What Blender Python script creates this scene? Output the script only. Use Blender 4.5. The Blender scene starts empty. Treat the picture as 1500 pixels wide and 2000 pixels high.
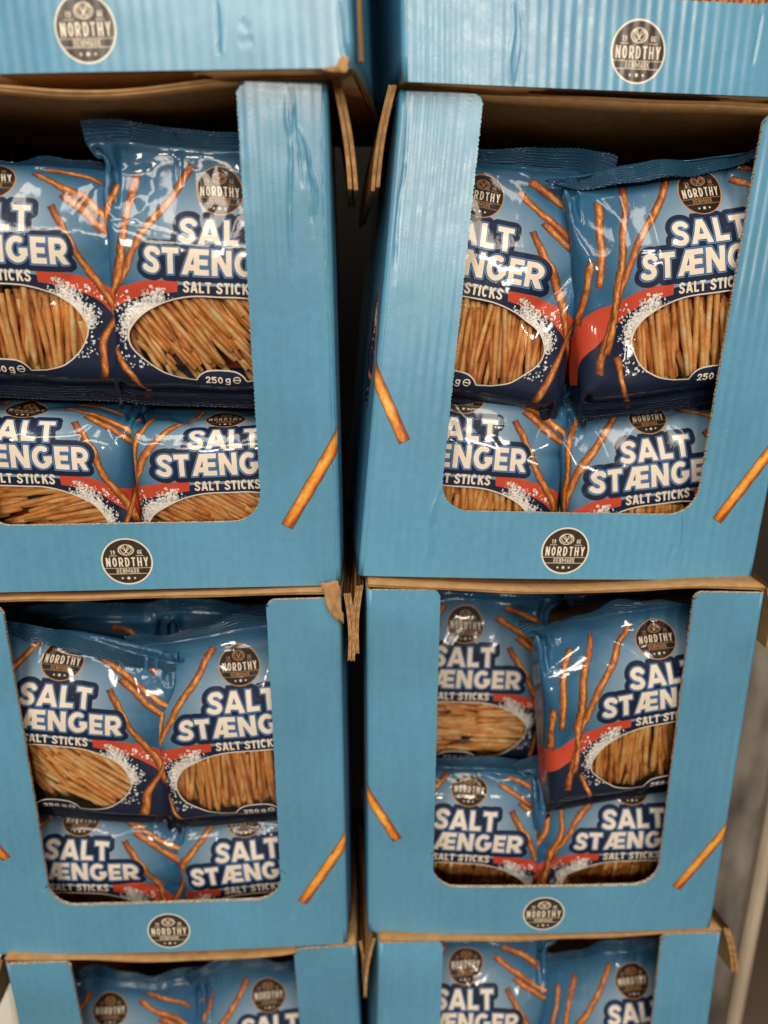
import bpy, bmesh, math, random
import numpy as np
from mathutils import Matrix, Vector

S = bpy.context.scene
COL = S.collection
LIFT = 1.17                                    # floor is z = 0; the fitted camera stands at this height
CAMPITCH, CAMROLL, FPX = 0.28841, 0.00859, 1427.7

# ------------------------------------------------------------------ camera
cam = bpy.data.cameras.new('camera')
cam_o = bpy.data.objects.new('camera', cam)
COL.objects.link(cam_o)
S.camera = cam_o
cam.sensor_fit = 'VERTICAL'
cam.sensor_height = 36
cam.lens = FPX / 2000 * 36
cam.clip_start, cam.clip_end = 0.01, 60
_c, _s = math.cos(CAMPITCH), math.sin(CAMPITCH)
FWD = np.array([0, _c, -_s]); _up = np.array([0, _s, _c]); _rt = np.array([1., 0, 0])
_cr, _sr = math.cos(CAMROLL), math.sin(CAMROLL)
RGT = _cr * _rt + _sr * _up
UPV = -_sr * _rt + _cr * _up
M = Matrix([list(RGT), list(UPV), list(-FWD)]).transposed().to_4x4()
M.translation = (0, 0, LIFT)
cam_o.matrix_world = M
cam.dof.use_dof = True
cam.dof.focus_distance = 0.585
cam.dof.aperture_fstop = 2.3

# ------------------------------------------------------------------ world and lamps
w = bpy.data.worlds.new('World'); S.world = w; w.use_nodes = True
w.node_tree.nodes['Background'].inputs[0].default_value = (1.0, 0.92, 0.82, 1)
w.node_tree.nodes['Background'].inputs[1].default_value = 0.085
S.view_settings.view_transform = 'Standard'
S.view_settings.look = 'None'
S.view_settings.exposure = 0.1
S.view_settings.gamma = 1
S.cycles.transparent_max_bounces = 24
S.cycles.max_bounces = 10
S.cycles.caustics_reflective = False
S.cycles.caustics_refractive = False


def lamp(loc, size, power, col=(1, .89, .75), target=(0, .55, .9)):
    l = bpy.data.lights.new('ceiling_lamp', 'AREA')
    l.shape = 'RECTANGLE'; l.size, l.size_y = size; l.energy = power; l.color = col
    o = bpy.data.objects.new('ceiling_lamp', l); COL.objects.link(o)
    o.location = loc
    d = Vector(target) - Vector(loc)
    o.rotation_euler = d.to_track_quat('-Z', 'Y').to_euler()
    return o


lamp((-0.5, -0.9, 2.9), (0.35, 1.3), 24)
lamp((0.8, -1.1, 2.9), (0.35, 1.3), 19)
lamp((-0.4, -6.2, 2.75), (0.9, 0.5), 95, target=(-.2, .55, 1.4))
lamp((2.3, -6.4, 2.85), (0.9, 0.5), 95, target=(.2, .55, 1.4))
lamp((-1.0, -3.2, 2.9), (2.4, 0.3), 50)

# ------------------------------------------------------------------ fitted boxes (position and lean of each)
W, H, D = .34, .36872, .30
MA, OB, LG, LD = .06164, .05727, .02471, .04038
BOX = {
 'L1': [-0.1999, 0.5355, 0.3217, 0.0195, -0.0031, -0.083, -0.0063, -0.0141],
 'L2': [-0.2069, 0.5465, -0.0487, 0.0482, -0.012, 0.0501, 0.0022, -0.018],
 'L3': [-0.2032, 0.5557, -0.4259, 0.0201, -0.0278, 0.0208, 0.0046, -0.0076],
 'L4': [-0.1869, 0.5618, -0.798, 0.0237, -0.0133, 0.0609, -0.0028, -0.0083],
 'R1': [0.1728, 0.5812, 0.3264, 0.0504, 0.0044, 0.0985, -0.0077, 0.0031],
 'R2': [0.1633, 0.5914, -0.0456, -0.0485, 0.0326, 0.081, 0.008, -0.0136],
 'R3': [0.1567, 0.5697, -0.417, 0.0342, 0.0168, 0.0437, -0.0062, -0.0124],
 'R4': [0.1661, 0.5456, -0.7855, -0.1346, 0.0468, 0.089, -0.001, 0.0243]}


def rotm(rx, ry, rz):
    return (Matrix.Rotation(rz, 3, 'Z') @ Matrix.Rotation(ry, 3, 'Y') @ Matrix.Rotation(rx, 3, 'X'))


def box_matrix(b):
    q = BOX[b]
    m = rotm(*q[3:6]).to_4x4(); m.translation = (q[0], q[1], q[2] + LIFT)
    return m


def unproj(b, u, v, y=0.0, warp=True):
    """a point of the photograph -> place (x, z) in the box's own frame on the plane y"""
    m = box_matrix(b).inverted()
    o = m @ Vector((0, 0, LIFT))
    d = FWD + RGT * (u - 750) / FPX - UPV * (v - 1000) / FPX
    d = m.to_3x3() @ Vector(d)
    t = (y - o.y) / d.y
    x, z = o.x + d.x * t, o.z + d.z * t
    if warp:
        q = BOX[b]
        x = (x - q[6] * z / .19) / (1 + q[7] * z / .19)
    return x, z


# ------------------------------------------------------------------ helpers
def tag(o, label=None, cat=None, group=None, kind=None):
    if label: o['label'] = label
    if cat: o['category'] = cat
    if group: o['group'] = group
    if kind: o['kind'] = kind
    return o


def link(name, me, parent=None, mats=()):
    o = bpy.data.objects.new(name, me); COL.objects.link(o)
    for m_ in mats: me.materials.append(m_)
    if parent: o.parent = parent
    return o


def grid_mesh(name, P, UV=None, smooth=True, mat_index=None, flip=False, keep=None):
    """P (n, m, 3) grid of points"""
    n, m = P.shape[:2]
    idx = np.arange(n * m).reshape(n, m)
    q = np.stack([idx[:-1, :-1], idx[1:, :-1], idx[1:, 1:], idx[:-1, 1:]], -1).reshape(-1, 4)
    if flip: q = q[:, ::-1]
    return quads_mesh(name, P.reshape(-1, 3), q, None if UV is None else UV.reshape(-1, 2)[q], smooth, mat_index)


def quads_mesh(name, V, Q, UVq=None, smooth=True, mi=None):
    me = bpy.data.meshes.new(name)
    me.vertices.add(len(V)); me.vertices.foreach_set('co', np.ascontiguousarray(V, dtype=np.float32).ravel())
    me.loops.add(Q.size); me.loops.foreach_set('vertex_index', np.ascontiguousarray(Q, dtype=np.int32).ravel())
    me.polygons.add(len(Q))
    me.polygons.foreach_set('loop_start', np.arange(0, Q.size, 4, dtype=np.int32))
    me.update(calc_edges=True)
    if UVq is not None:
        l = me.uv_layers.new(name='UVMap')
        l.data.foreach_set('uv', np.ascontiguousarray(UVq, dtype=np.float32).ravel())
    me.polygons.foreach_set('use_smooth', np.full(len(Q), smooth))
    if mi is not None: me.polygons.foreach_set('material_index', np.asarray(mi, dtype=np.int32))
    me.validate()
    return me


class Mat:
    def __init__(s, name):
        s.m = bpy.data.materials.new(name); s.m.use_nodes = True
        s.t = s.m.node_tree; s.b = s.t.nodes['Principled BSDF']; s.out = s.t.nodes['Material Output']

    def n(s, typ, **kw):
        nd = s.t.nodes.new(typ)
        for k, v in kw.items():
            if k.startswith('i_'):
                key = k[2:]; key = int(key) if key.isdigit() else key.replace('_', ' ')
                nd.inputs[key].default_value = v
            else: setattr(nd, k, v)
        return nd

    def l(s, a, b): s.t.links.new(a, b)

    def math(s, op, a, b=None, c=None):
        nd = s.n('ShaderNodeMath', operation=op)
        for i, x in enumerate((a, b, c)):
            if x is None: continue
            if isinstance(x, (int, float)): nd.inputs[i].default_value = x
            else: s.l(x, nd.inputs[i])
        return nd.outputs[0]

    def ramp(s, fac, pts):
        r = s.n('ShaderNodeValToRGB'); e = r.color_ramp.elements
        e[0].position, e[0].color = pts[0][0], pts[0][1]
        e[1].position, e[1].color = pts[-1][0], pts[-1][1]
        for p, c in pts[1:-1]:
            x = e.new(p); x.color = c
        s.l(fac, r.inputs[0]); return r.outputs[0]

    def bump(s, h, strength, dist, nrm=None):
        b = s.n('ShaderNodeBump'); b.inputs['Strength'].default_value = strength; b.inputs['Distance'].default_value = dist
        s.l(h, b.inputs['Height'])
        if nrm is not None: s.l(nrm, b.inputs['Normal'])
        return b.outputs[0]


def lin(r, g, b):
    f = lambda c: ((c / 255 + .055) / 1.055) ** 2.4 if c > 10 else c / 255 / 12.92
    return (f(r), f(g), f(b), 1)


# ------------------------------------------------------------------ printing: a small distance-field rasteriser
class Canvas:
    def __init__(s, x0, y0, x1, y1, k, col):
        s.x0, s.y0, s.k = x0, y0, k
        s.w, s.h = int(round((x1 - x0) * k)), int(round((y1 - y0) * k))
        s.a = np.empty((s.h, s.w, 4), np.float32); s.a[..., :3] = np.array(col) / 255.; s.a[..., 3] = 1

    def region(s, bx):
        i0 = max(0, int((bx[0] - s.x0) * s.k)); i1 = min(s.w, int((bx[2] - s.x0) * s.k) + 2)
        j0 = max(0, int((bx[1] - s.y0) * s.k)); j1 = min(s.h, int((bx[3] - s.y0) * s.k) + 2)
        if i1 <= i0 or j1 <= j0: return None
        X, Y = np.meshgrid((np.arange(i0, i1) + .5) / s.k + s.x0, (np.arange(j0, j1) + .5) / s.k + s.y0)
        return slice(j0, j1), slice(i0, i1), X.astype(np.float32), Y.astype(np.float32)

    def paint(s, sl, d, col, soft=0, alpha=1.0):
        e = max(soft, .7 / s.k)
        c = np.clip(.5 - d / (2 * e), 0, 1)[..., None] * alpha
        col = np.asarray(col, np.float32)
        if col.ndim == 1: col = col / 255.
        s.a[sl][..., :3] = s.a[sl][..., :3] * (1 - c) + col * c
        return c

    def image(s, name):
        im = bpy.data.images.new(name, s.w, s.h, alpha=True)
        im.alpha_mode = 'CHANNEL_PACKED'
        im.pixels.foreach_set(np.ascontiguousarray(s.a[::-1]).ravel().astype(np.float32))
        im.update(); im.pack()
        return im


def d_seg(X, Y, a, b):
    vx, vy = b[0] - a[0], b[1] - a[1]; L = vx * vx + vy * vy + 1e-12
    t = np.clip(((X - a[0]) * vx + (Y - a[1]) * vy) / L, 0, 1)
    return np.hypot(X - a[0] - t * vx, Y - a[1] - t * vy), t


def d_butt(X, Y, a, b, r):
    vx, vy = b[0] - a[0], b[1] - a[1]; L = math.hypot(vx, vy) + 1e-9; vx /= L; vy /= L
    px, py = X - (a[0] + b[0]) / 2, Y - (a[1] + b[1]) / 2
    q1 = np.abs(px * vx + py * vy) - L / 2; q2 = np.abs(-px * vy + py * vx) - r
    return np.hypot(np.maximum(q1, 0), np.maximum(q2, 0)) + np.minimum(np.maximum(q1, q2), 0)


def d_poly(X, Y, P):
    d = np.full(X.shape, 1e9, np.float32); ins = np.zeros(X.shape, bool)
    for i in range(len(P)):
        a, b = P[i], P[(i + 1) % len(P)]
        d = np.minimum(d, d_seg(X, Y, a, b)[0])
        c = ((a[1] > Y) != (b[1] > Y)) & (X < (b[0] - a[0]) * (Y - a[1]) / (b[1] - a[1] + 1e-12) + a[0])
        ins ^= c
    return np.where(ins, -d, d)


def crom(P, n=8, closed=False):
    P = [np.array(p, float) for p in P]; N = len(P); out = []
    for i in range(N if closed else N - 1):
        g = lambda k: P[k % N] if closed else P[min(max(k, 0), N - 1)]
        a, b, c, d = g(i - 1), g(i), g(i + 1), g(i + 2)
        for t in np.linspace(0, 1, n, endpoint=False):
            out.append(.5 * ((2 * b) + (-a + c) * t + (2 * a - 5 * b + 4 * c - d) * t * t + (-a + 3 * b - 3 * c + d) * t ** 3))
    if not closed: out.append(P[-1])
    return out


def ell(cx, cy, rx, ry, a0, a1, n=12):
    return [(cx + rx * math.cos(math.radians(a)), cy + ry * math.sin(math.radians(a))) for a in np.linspace(a0, a1, n)]


def glyph(ch, w, t):
    """polylines of the strokes, y up, cap height 1"""
    h = t / 2; L, R, B, T, m = h, w - h, h, 1 - h, w / 2
    G = {
     'L': [[(L, 1), (L, 0)], [(0, B), (w, B)]], 'T': [[(0, T), (w, T)], [(m, T), (m, 0)]],
     'E': [[(L, 1), (L, 0)], [(0, B), (w, B)], [(0, T), (w, T)], [(0, .5), (w * .93, .5)]],
     'I': [[(m, 0), (m, 1)]], 'H': [[(L, 1), (L, 0)], [(R, 1), (R, 0)], [(L, .5), (R, .5)]],
     'N': [[(L, 1), (L, 0)], [(R, 1), (R, 0)], [(h * .8, 1.02), (w - h * .8, -.02)]],
     'A': [[(h * .75, -.05), (m + h * .1, 1.05)], [(w - h * .75, -.05), (m - h * .1, 1.05)], [(w * .2, .29), (w * .8, .29)]],
     'Æ': [[(h * .75, -.05), (w * .47, 1.05)], [(w * .55, 0), (w * .55, 1)], [(w * .42, T), (w, T)], [(w * .55, .5), (w * .96, .5)],
           [(w * .55, B), (w, B)], [(w * .13, .29), (w * .55, .29)]],
     'M': [[(L, 0), (L, 1)], [(R, 0), (R, 1)], [(h * .9, 1.03), (m, .25)], [(w - h * .9, 1.03), (m, .25)]],
     'K': [[(L, 0), (L, 1)], [(L, .38), (w - h * .7, 1.04)], [(w * .4, .62), (w - h * .6, -.04)]],
     'Y': [[(m, 0), (m, .45)], [(h * .7, 1.04), (m, .42)], [(w - h * .7, 1.04), (m, .42)]],
     'V': [[(h * .7, 1.04), (m, 0)], [(w - h * .7, 1.04), (m, 0)]],
     'R': [[(L, 0), (L, 1)], [(L, T), (w * .5, T)] + ell(w * .5, (T + .42) / 2, R - w * .5, (T - .42) / 2, 90, -90) + [(L, .42)],
           [(w * .48, .44), (w - h * .75, -.03)]],
     'D': [[(L, 0), (L, 1)], [(L, T), (w * .4, T)] + ell(w * .4, .5, R - w * .4, .5 - h, 90, -90) + [(L, B)]],
     'O': [ell(m, .5, m - h, .5 - h, 0, 360, 24)], '0': [ell(m, .5, m - h, .5 - h, 0, 360, 24)],
     'C': [ell(m, .5, m - h, .5 - h, 48, 312, 20)],
     'G': [ell(m, .5, m - h, .5 - h, 50, 345, 22), [(w, .45), (w * .55, .45)], [(R, .5), (R, .25)]],
     'S': [crom([(w - h * .5, .76), (w * .7, T), (w * .38, T - .01), (L, .72), (w * .35, .55), (w * .66, .45), (R, .27), (w * .62, B), (w * .3, B), (h * .4, .22)], 5)],
     '1': [[(m, 0), (m, 1)], [(m, 1 - h), (m - t, .8)]],
     '2': [crom([(L, .72), (w * .3, T), (w * .7, T), (R, .7), (w * .6, .42), (L, B)], 6), [(0, B), (w, B)]],
     '5': [[(w * .95, T), (L, T)], [(L, 1), (L, .55)], crom([(L, .55), (w * .5, .62), (R, .34), (w * .6, B), (w * .3, B), (h * .3, .2)], 6)],
     '6': [ell(m, .3, m - h, .3 - h, 0, 360, 20), crom([(L, .3), (L, .66), (w * .45, T), (w * .9, T)], 6)],
     '9': [ell(m, .7, m - h, .3 - h, 0, 360, 20), crom([(R, .7), (R, .34), (w * .55, B), (w * .1, B)], 6)],
     'g': [ell(m, .36, m - h, .36 - h, 0, 360, 20), [(R, .7), (R, 0)], crom([(R, 0), (w * .8, -.25), (w * .5, -.3), (h * .5, -.2)], 5)],
     'e': [ell(m, .42, m * 1.1 - h, .5 - h, -35, 320 - 4, 22), [(L, .42), (R, .42)]],
    }[ch]
    return G


CLIP = set('NAÆMKYVRLTEHI')


def text_sdf(X, Y, s, cx, cy, hgt, width, t, widths=None, gap=.1, rot=0.0, arc=0.0):
    """distance to the word s centred on cx, cy; the word is fitted to width"""
    wd = [(widths or {}).get(c, {'I': t / 1.0, ' ': .3, 'Æ': 1.08, 'M': .95, '1': .34}.get(c, .72)) for c in s]
    tot = sum(wd) + gap * (len(s) - 1)
    sx = width / hgt / tot                      # squeeze only the letter widths, never the stroke
    d = np.full(X.shape, 1e9, np.float32); x = -width / 2
    for c, w_ in zip(s, wd):
        ww = w_ * sx
        if c != ' ':
            if c == 'I': ww_ = t
            else: ww_ = ww
            u = (X - cx - x) / hgt; v = -(Y - cy) / hgt + .5
            if arc: v = v - arc * ((X - cx) / (width / 2)) ** 2
            g = np.full(X.shape, 1e9, np.float32)
            for pl in glyph(c, ww_, t):
                pl = [p for k_, p in enumerate(pl) if k_ == 0 or math.dist(p, pl[k_ - 1]) > 1e-5]
                n = len(pl) - 1
                for i in range(n):
                    if n == 1 or i in (0, n - 1): g = np.minimum(g, d_butt(u, v, pl[i], pl[i + 1], t / 2))
                    if n > 1:
                        if 0 < i: g = np.minimum(g, np.hypot(u - pl[i][0], v - pl[i][1]) - t / 2)
                        if 0 < i < n - 1: g = np.minimum(g, d_butt(u, v, pl[i], pl[i + 1], t / 2))
            if c in CLIP:
                g = np.maximum(g, np.maximum(np.maximum(-u, u - ww_), np.maximum(-v, v - 1)))
            if c in 'LTEHINAM':
                pass
            d = np.minimum(d, g)
        x += (ww + gap * sx) * hgt
    return d * hgt


def draw_logo(cv, cx, cy, r, ring, dark, cream, sub, rw=.075):
    k = r / 50.
    R_ = cv.region((cx - r * 1.1, cy - r * 1.1, cx + r * 1.1, cy + r * 1.1))
    if R_ is None: return
    a, b, X, Y = R_; sl = (a, b)
    d0 = np.hypot(X - cx, Y - cy) - r
    cv.paint(sl, d0, ring); cv.paint(sl, d0 + r * rw, dark)
    d = text_sdf(X, Y, 'NORDTHY', cx, cy + 1 * k, 20 * k, 82 * k, .15, {**{c: .5 for c in 'NORDHY'}, 'T': .46}, .2)
    cv.paint(sl, d, cream)
    d = text_sdf(X, Y, 'DENMARK', cx, cy + 20.3 * k, 10 * k, 44 * k, .16, {c: .5 for c in 'DENARK'}, .15); cv.paint(sl, d, sub)
    inside = d0 + r * rw
    for yy in (14, 26.5):
        cv.paint(sl, np.maximum(np.abs(Y - cy - yy * k) - .7 * k, inside), sub)
    for (tx, s_) in ((-26, '19'), (26, '66')):
        cv.paint(sl, text_sdf(X, Y, s_, cx + tx * k, cy - 20 * k, 9 * k, 8.5 * k, .2, {c: .5 for c in '1966'}, .12), sub)
        cv.paint(sl, np.maximum(np.abs(Y - cy + 12.5 * k) - .7 * k, np.abs(X - cx - tx * k) - 7.5 * k), sub)
    # pretzel
    def line(P, w_):
        dd = np.full(X.shape, 1e9, np.float32)
        for i in range(len(P) - 1): dd = np.minimum(dd, d_seg(X, Y, P[i], P[i + 1])[0])
        return dd - w_
    q = lambda L: [(cx + x * k, cy + y * k) for x, y in L]
    pe = np.hypot((X - cx) / (14.5 * k), (Y - cy + 25 * k) / (11 * k))
    cv.paint(sl, np.abs(pe - 1) * 12 * k - 1.1 * k, sub)
    for sg in (-1, 1):
        cv.paint(sl, line(q(crom([(0, -20), (sg * 4, -32), (sg * 10, -30), (sg * 10, -23), (sg * 5, -18)], 6)), .9 * k), sub)
        cv.paint(sl, line(q([(sg * 8, -30), (-sg * 4, -17)]), .9 * k), sub)
    for sx, sr in ((-12, 3), (0, 4.4), (12, 3)):
        P = []
        for j in range(12):
            rr = sr if j % 2 == 0 else sr * .55
            an = math.pi / 6 * j + math.pi / 2
            P.append((cx + sx * k + rr * k * math.cos(an), cy + 36 * k + rr * k * math.sin(an)))
        cv.paint(sl, d_poly(X, Y, P), cream)


def vnoise(X, Y, s, seed=0):
    rs = np.random.RandomState(seed); g = rs.rand(64, 64).astype(np.float32)
    x, y = X / s, Y / s; xi, yi = np.floor(x).astype(int), np.floor(y).astype(int)
    fx, fy = x - xi, y - yi; fx = fx * fx * (3 - 2 * fx); fy = fy * fy * (3 - 2 * fy)
    f = lambda a, b: g[b % 64, a % 64]
    return (f(xi, yi) * (1 - fx) + f(xi + 1, yi) * fx) * (1 - fy) + (f(xi, yi + 1) * (1 - fx) + f(xi + 1, yi + 1) * fx) * fy


def draw_stick(cv, P, r, seed=0, bright=1.0, outline=True, fry=False):
    xs = [p[0] for p in P]; ys = [p[1] for p in P]
    R_ = cv.region((min(xs) - 2 * r, min(ys) - 2 * r, max(xs) + 2 * r, max(ys) + 2 * r))
    if R_ is None: return
    a, b, X, Y = R_; sl = (a, b)
    jit = .12 if fry else .34
    X2 = X + (vnoise(X, Y, r * 1.7, seed) - .5) * r * jit; Y2 = Y + (vnoise(X, Y, r * 1.7, seed + 1) - .5) * r * jit
    if not fry: P = crom(P, 5)
    d = np.full(X.shape, 1e9, np.float32); sgn = np.zeros(X.shape, np.float32); n = len(P) - 1
    tt = np.zeros(X.shape, np.float32)
    for i in range(n):
        dd, t = d_seg(X2, Y2, P[i], P[i + 1])
        cr_ = (P[i + 1][0] - P[i][0]) * (Y2 - P[i][1]) - (P[i + 1][1] - P[i][1]) * (X2 - P[i][0])
        up = dd < d
        sgn = np.where(up, np.sign(cr_) * dd / r, sgn); tt = np.where(up, (i + t) / n, tt)
        if i in (0, n - 1): dq = d_butt(X2, Y2, P[i], P[i + 1], r) + r; dd = np.maximum(dd, dq)
        d = np.minimum(d, dd)
    Ltot = sum(math.dist(P[i], P[i + 1]) for i in range(n)); al = tt * Ltot; ac = sgn * r + 40
    nz = vnoise(al, ac, r * .55, seed + 5) * .25 + vnoise(al * .35, ac, r * .5, seed + 6) * .5 + vnoise(al, ac, r * 2.2, seed + 8) * .25
    if fry:
        c0, c1, c2 = np.array([150, 62, 18]), np.array([226, 142, 46]), np.array([248, 192, 96])
    else:
        c0, c1, c2 = np.array([92, 44, 20]), np.array([166, 92, 40]), np.array([226, 168, 96])
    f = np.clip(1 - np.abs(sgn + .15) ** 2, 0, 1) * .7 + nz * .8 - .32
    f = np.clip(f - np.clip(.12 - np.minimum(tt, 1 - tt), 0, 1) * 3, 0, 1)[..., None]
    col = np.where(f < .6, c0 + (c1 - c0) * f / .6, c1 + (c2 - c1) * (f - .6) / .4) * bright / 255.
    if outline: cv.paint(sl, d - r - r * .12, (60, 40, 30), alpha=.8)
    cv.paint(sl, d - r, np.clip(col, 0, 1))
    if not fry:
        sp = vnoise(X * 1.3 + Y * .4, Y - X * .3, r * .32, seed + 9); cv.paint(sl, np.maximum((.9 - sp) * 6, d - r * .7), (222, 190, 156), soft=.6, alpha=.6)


# ---- the bag's print: origin is the middle of the big word, x right, y down
U = .00041                                     # metres per print unit
HF = 240                                       # half of the flat width
YT, YB = -238, 302
NAVY = (18, 31, 56)


def bag_print():
    cv = Canvas(-300, YT, 300, YB, 2.4, (40, 118, 170))
    a, b, X, Y = cv.region((-300, YT, 300, YB)); sl = (a, b)
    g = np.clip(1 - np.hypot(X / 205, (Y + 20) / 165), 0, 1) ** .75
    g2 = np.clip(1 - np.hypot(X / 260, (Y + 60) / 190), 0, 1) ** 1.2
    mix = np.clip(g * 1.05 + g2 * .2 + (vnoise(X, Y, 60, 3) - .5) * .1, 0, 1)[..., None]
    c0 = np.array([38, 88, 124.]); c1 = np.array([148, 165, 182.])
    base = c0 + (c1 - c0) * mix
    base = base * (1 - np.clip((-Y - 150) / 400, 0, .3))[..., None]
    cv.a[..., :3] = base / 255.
    ax = np.abs(X)
    # navy ground under a curved edge, red sweep on top of it
    edge = 42 + np.clip(ax - 70, 0, 400) * .10 + (np.clip(ax - 110, 0, 400) ** 2) * .0022
    cv.paint(sl, edge - Y, NAVY)
    e1 = 33 + (np.clip(ax - 78, 0, 400)) * .08 + (np.clip(ax - 110, 0, 400) ** 2) * .0019
    e2 = 55 + (np.clip(ax - 78, 0, 400)) * .13 + (np.clip(ax - 110, 0, 400) ** 2) * .0034
    cv.paint(sl, np.maximum(np.maximum(e1 - Y, Y - e2), 78 + (Y - 45) * .1 - ax), (186, 68, 46))
    # salt spray
    rs = np.random.RandomState(4)
    for sg in (-1, 1):
        core = np.hypot((X - sg * 142) / 30, (Y - 102 - (X * sg - 142) * .75) / 19) - 1 + (vnoise(X, Y, 5, 7) - .5) * .9
        shade = (168 + 46 * vnoise(X, Y, 3.2, 8))[..., None] * np.array([1, .985, .97]) / 255.
        cv.paint(sl, core * 10, shade)
        for i in range(900):
            if i < 640:
                an = rs.rand() ** .8; px = 106 + 66 * an + rs.randn() * 8; py = 74 + 62 * an ** 1.5 + rs.randn() * 9 - 7 - 12 * rs.rand() ** 3
            else:
                px = 120 + rs.rand() * 85 + rs.randn() * 6; py = 56 + rs.rand() * 140
                if rs.rand() > np.exp(-((px - 158) / 28) ** 2): continue
            px *= sg; s_ = 1.8 + rs.rand() * 3.4
            R_ = cv.region((px - 6, py - 6, px + 6, py + 6))
            if R_ is None: continue
            aa, bb, x, y = R_; an = rs.rand() * 3
            u = (x - px) * math.cos(an) + (y - py) * math.sin(an); v = -(x - px) * math.sin(an) + (y - py) * math.cos(an)
            c = 188 + rs.rand() * 44 if rs.rand() < .85 else 150
            cv.paint((aa, bb), np.maximum(np.maximum(np.abs(u) - s_ * .5, np.abs(v) - s_ * (.3 + .25 * rs.rand())), np.abs(u + v) - s_ * .62), (c, c - 3, c - 7))
    # clear window
    half = [(0, 62), (52, 63), (98, 74), (138, 95), (161, 124), (163, 148), (148, 176), (116, 202), (80, 214)]
    right = crom(half, 5) + [(50, 217)] + crom([(50, 217), (42, 206), (26, 198), (0, 196)], 5)
    P = [(p[0], p[1]) for p in right] + [(-p[0], p[1]) for p in right[::-1]]
    R_ = cv.region((-190, 50, 190, 250)); aa, bb, x, y = R_
    d = d_poly(x, y, P)
    cv.paint((aa, bb), d - 2.4, (216, 206, 192))
    win = np.clip(.5 + (-d) * 1.2, 0, 1)
    cv.a[aa, bb, 3] = 1 - win
    # printed sticks
    st = [[(-52, -178), (-95, -110), (-160, -20), (-205, 90), (-235, 190)], [(-150, -158), (-176, -60), (-190, 40), (-215, 150)],
          [(-198, -140), (-214, -60), (-224, 30)], [(-196, 158), (-182, 215), (-160, 290)],
          [(92, -176), (140, -158), (205, -128)], [(74, -152), (120, -122), (185, -82), (262, -38)],
          [(128, -102), (190, -58), (270, -8)], [(108, -80), (150, -10), (184, 54), (232, 128), (262, 170)],
          [(238, 22), (222, 90), (198, 160), (182, 236)], [(-238, -20), (-262, 90)], [(262, -120), (290, -100)]]
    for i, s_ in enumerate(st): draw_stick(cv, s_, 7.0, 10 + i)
    # words
    R_ = cv.region((-180, -105, 180, 75)); aa, bb, X, Y = R_; sl = (aa, bb)
    wm = {'S': .60, 'A': .84, 'L': .55, 'T': .66, 'Æ': 1.06, 'N': .78, 'G': .82, 'E': .60, 'R': .72}
    d1 = text_sdf(X, Y, 'SALT', 0, -55, 49, 149, .265, wm, .05)
    d2 = text_sdf(X, Y, 'STÆNGER', 0, 0, 49, 278, .265, wm, .05)
    dd = np.minimum(d1, d2)
    cv.paint(sl, dd - 12, NAVY)
    sh = np.roll(np.roll(dd, 5, 0), -4, 1)
    cv.paint(sl, np.minimum(dd - 1.8, sh), (92, 136, 190))
    cv.paint(sl, dd - .2, (22, 42, 84)); cv.paint(sl, dd + 1.1, (226, 214, 198))
    d3 = text_sdf(X, Y, 'SALT STICKS', 0, 45, 20, 135, .2, {'C': .72, 'K': .72, 'S': .66, 'I': .26, ' ': .3, 'T': .66, 'L': .56, 'A': .8}, .13)
    cv.paint(sl, d3, (226, 212, 192))
    R_ = cv.region((-50, 200, 55, 240)); aa, bb, X, Y = R_
    d4 = text_sdf(X, Y, '250', -15, 217, 14, 34, .2, {}, .16)
    d4 = np.minimum(d4, text_sdf(X, Y, 'g', 12, 215, 14, 10, .19, {}, 0))
    d4 = np.minimum(d4, text_sdf(X, Y, 'e', 30, 215, 15, 14, .13, {}, 0))
    cv.paint((aa, bb), d4, (245, 232, 214))
    draw_logo(cv, 0, -132, 45, (186, 128, 72), (30, 26, 24), (216, 202, 180), (150, 108, 68), .045)
    return cv.image('bag_print')


# ---- the carton's print, in millimetres: x right, y down from the top of the face; the sides continue left and right
WR = 60


def carton_print():
    cv = Canvas(-170 - WR, 0, 170 + WR, H * 1000, 2.6, (88, 149, 182))
    a, b, X, Y = cv.region((-170 - WR, 0, 170 + WR, 369))
    cv.a[..., :3] *= (1 + (vnoise(X, Y, 4, 2) - .5) * .035 + (vnoise(X * 3, Y * .3, 9, 4) - .5) * .03 + (vnoise(X, Y, 60, 5) - .5) * .10)[..., None]
    draw_logo(cv, 0, (H - LG) * 1000, LD * 500, (246, 236, 214), (52, 42, 36), (246, 234, 210), (240, 226, 200), .06)
    x0, z0 = unproj('L2', 655, 868); x1, z1 = unproj('L2', 561, 1028)
    y0, y1 = (H / 2 - z0) * 1000, (H / 2 - z1) * 1000
    x0 *= 1000; x1 *= 1000
    e = 1.55
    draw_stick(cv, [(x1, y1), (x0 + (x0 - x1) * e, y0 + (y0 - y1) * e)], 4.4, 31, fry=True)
    x0, z0 = unproj('R2', 736, 740); x1, z1 = unproj('R2', 790, 862)
    y0, y1 = (H / 2 - z0) * 1000, (H / 2 - z1) * 1000
    x0 *= 1000; x1 *= 1000
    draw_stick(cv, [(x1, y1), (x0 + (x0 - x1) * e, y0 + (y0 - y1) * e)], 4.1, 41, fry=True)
    return cv.image('carton_print')


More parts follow.
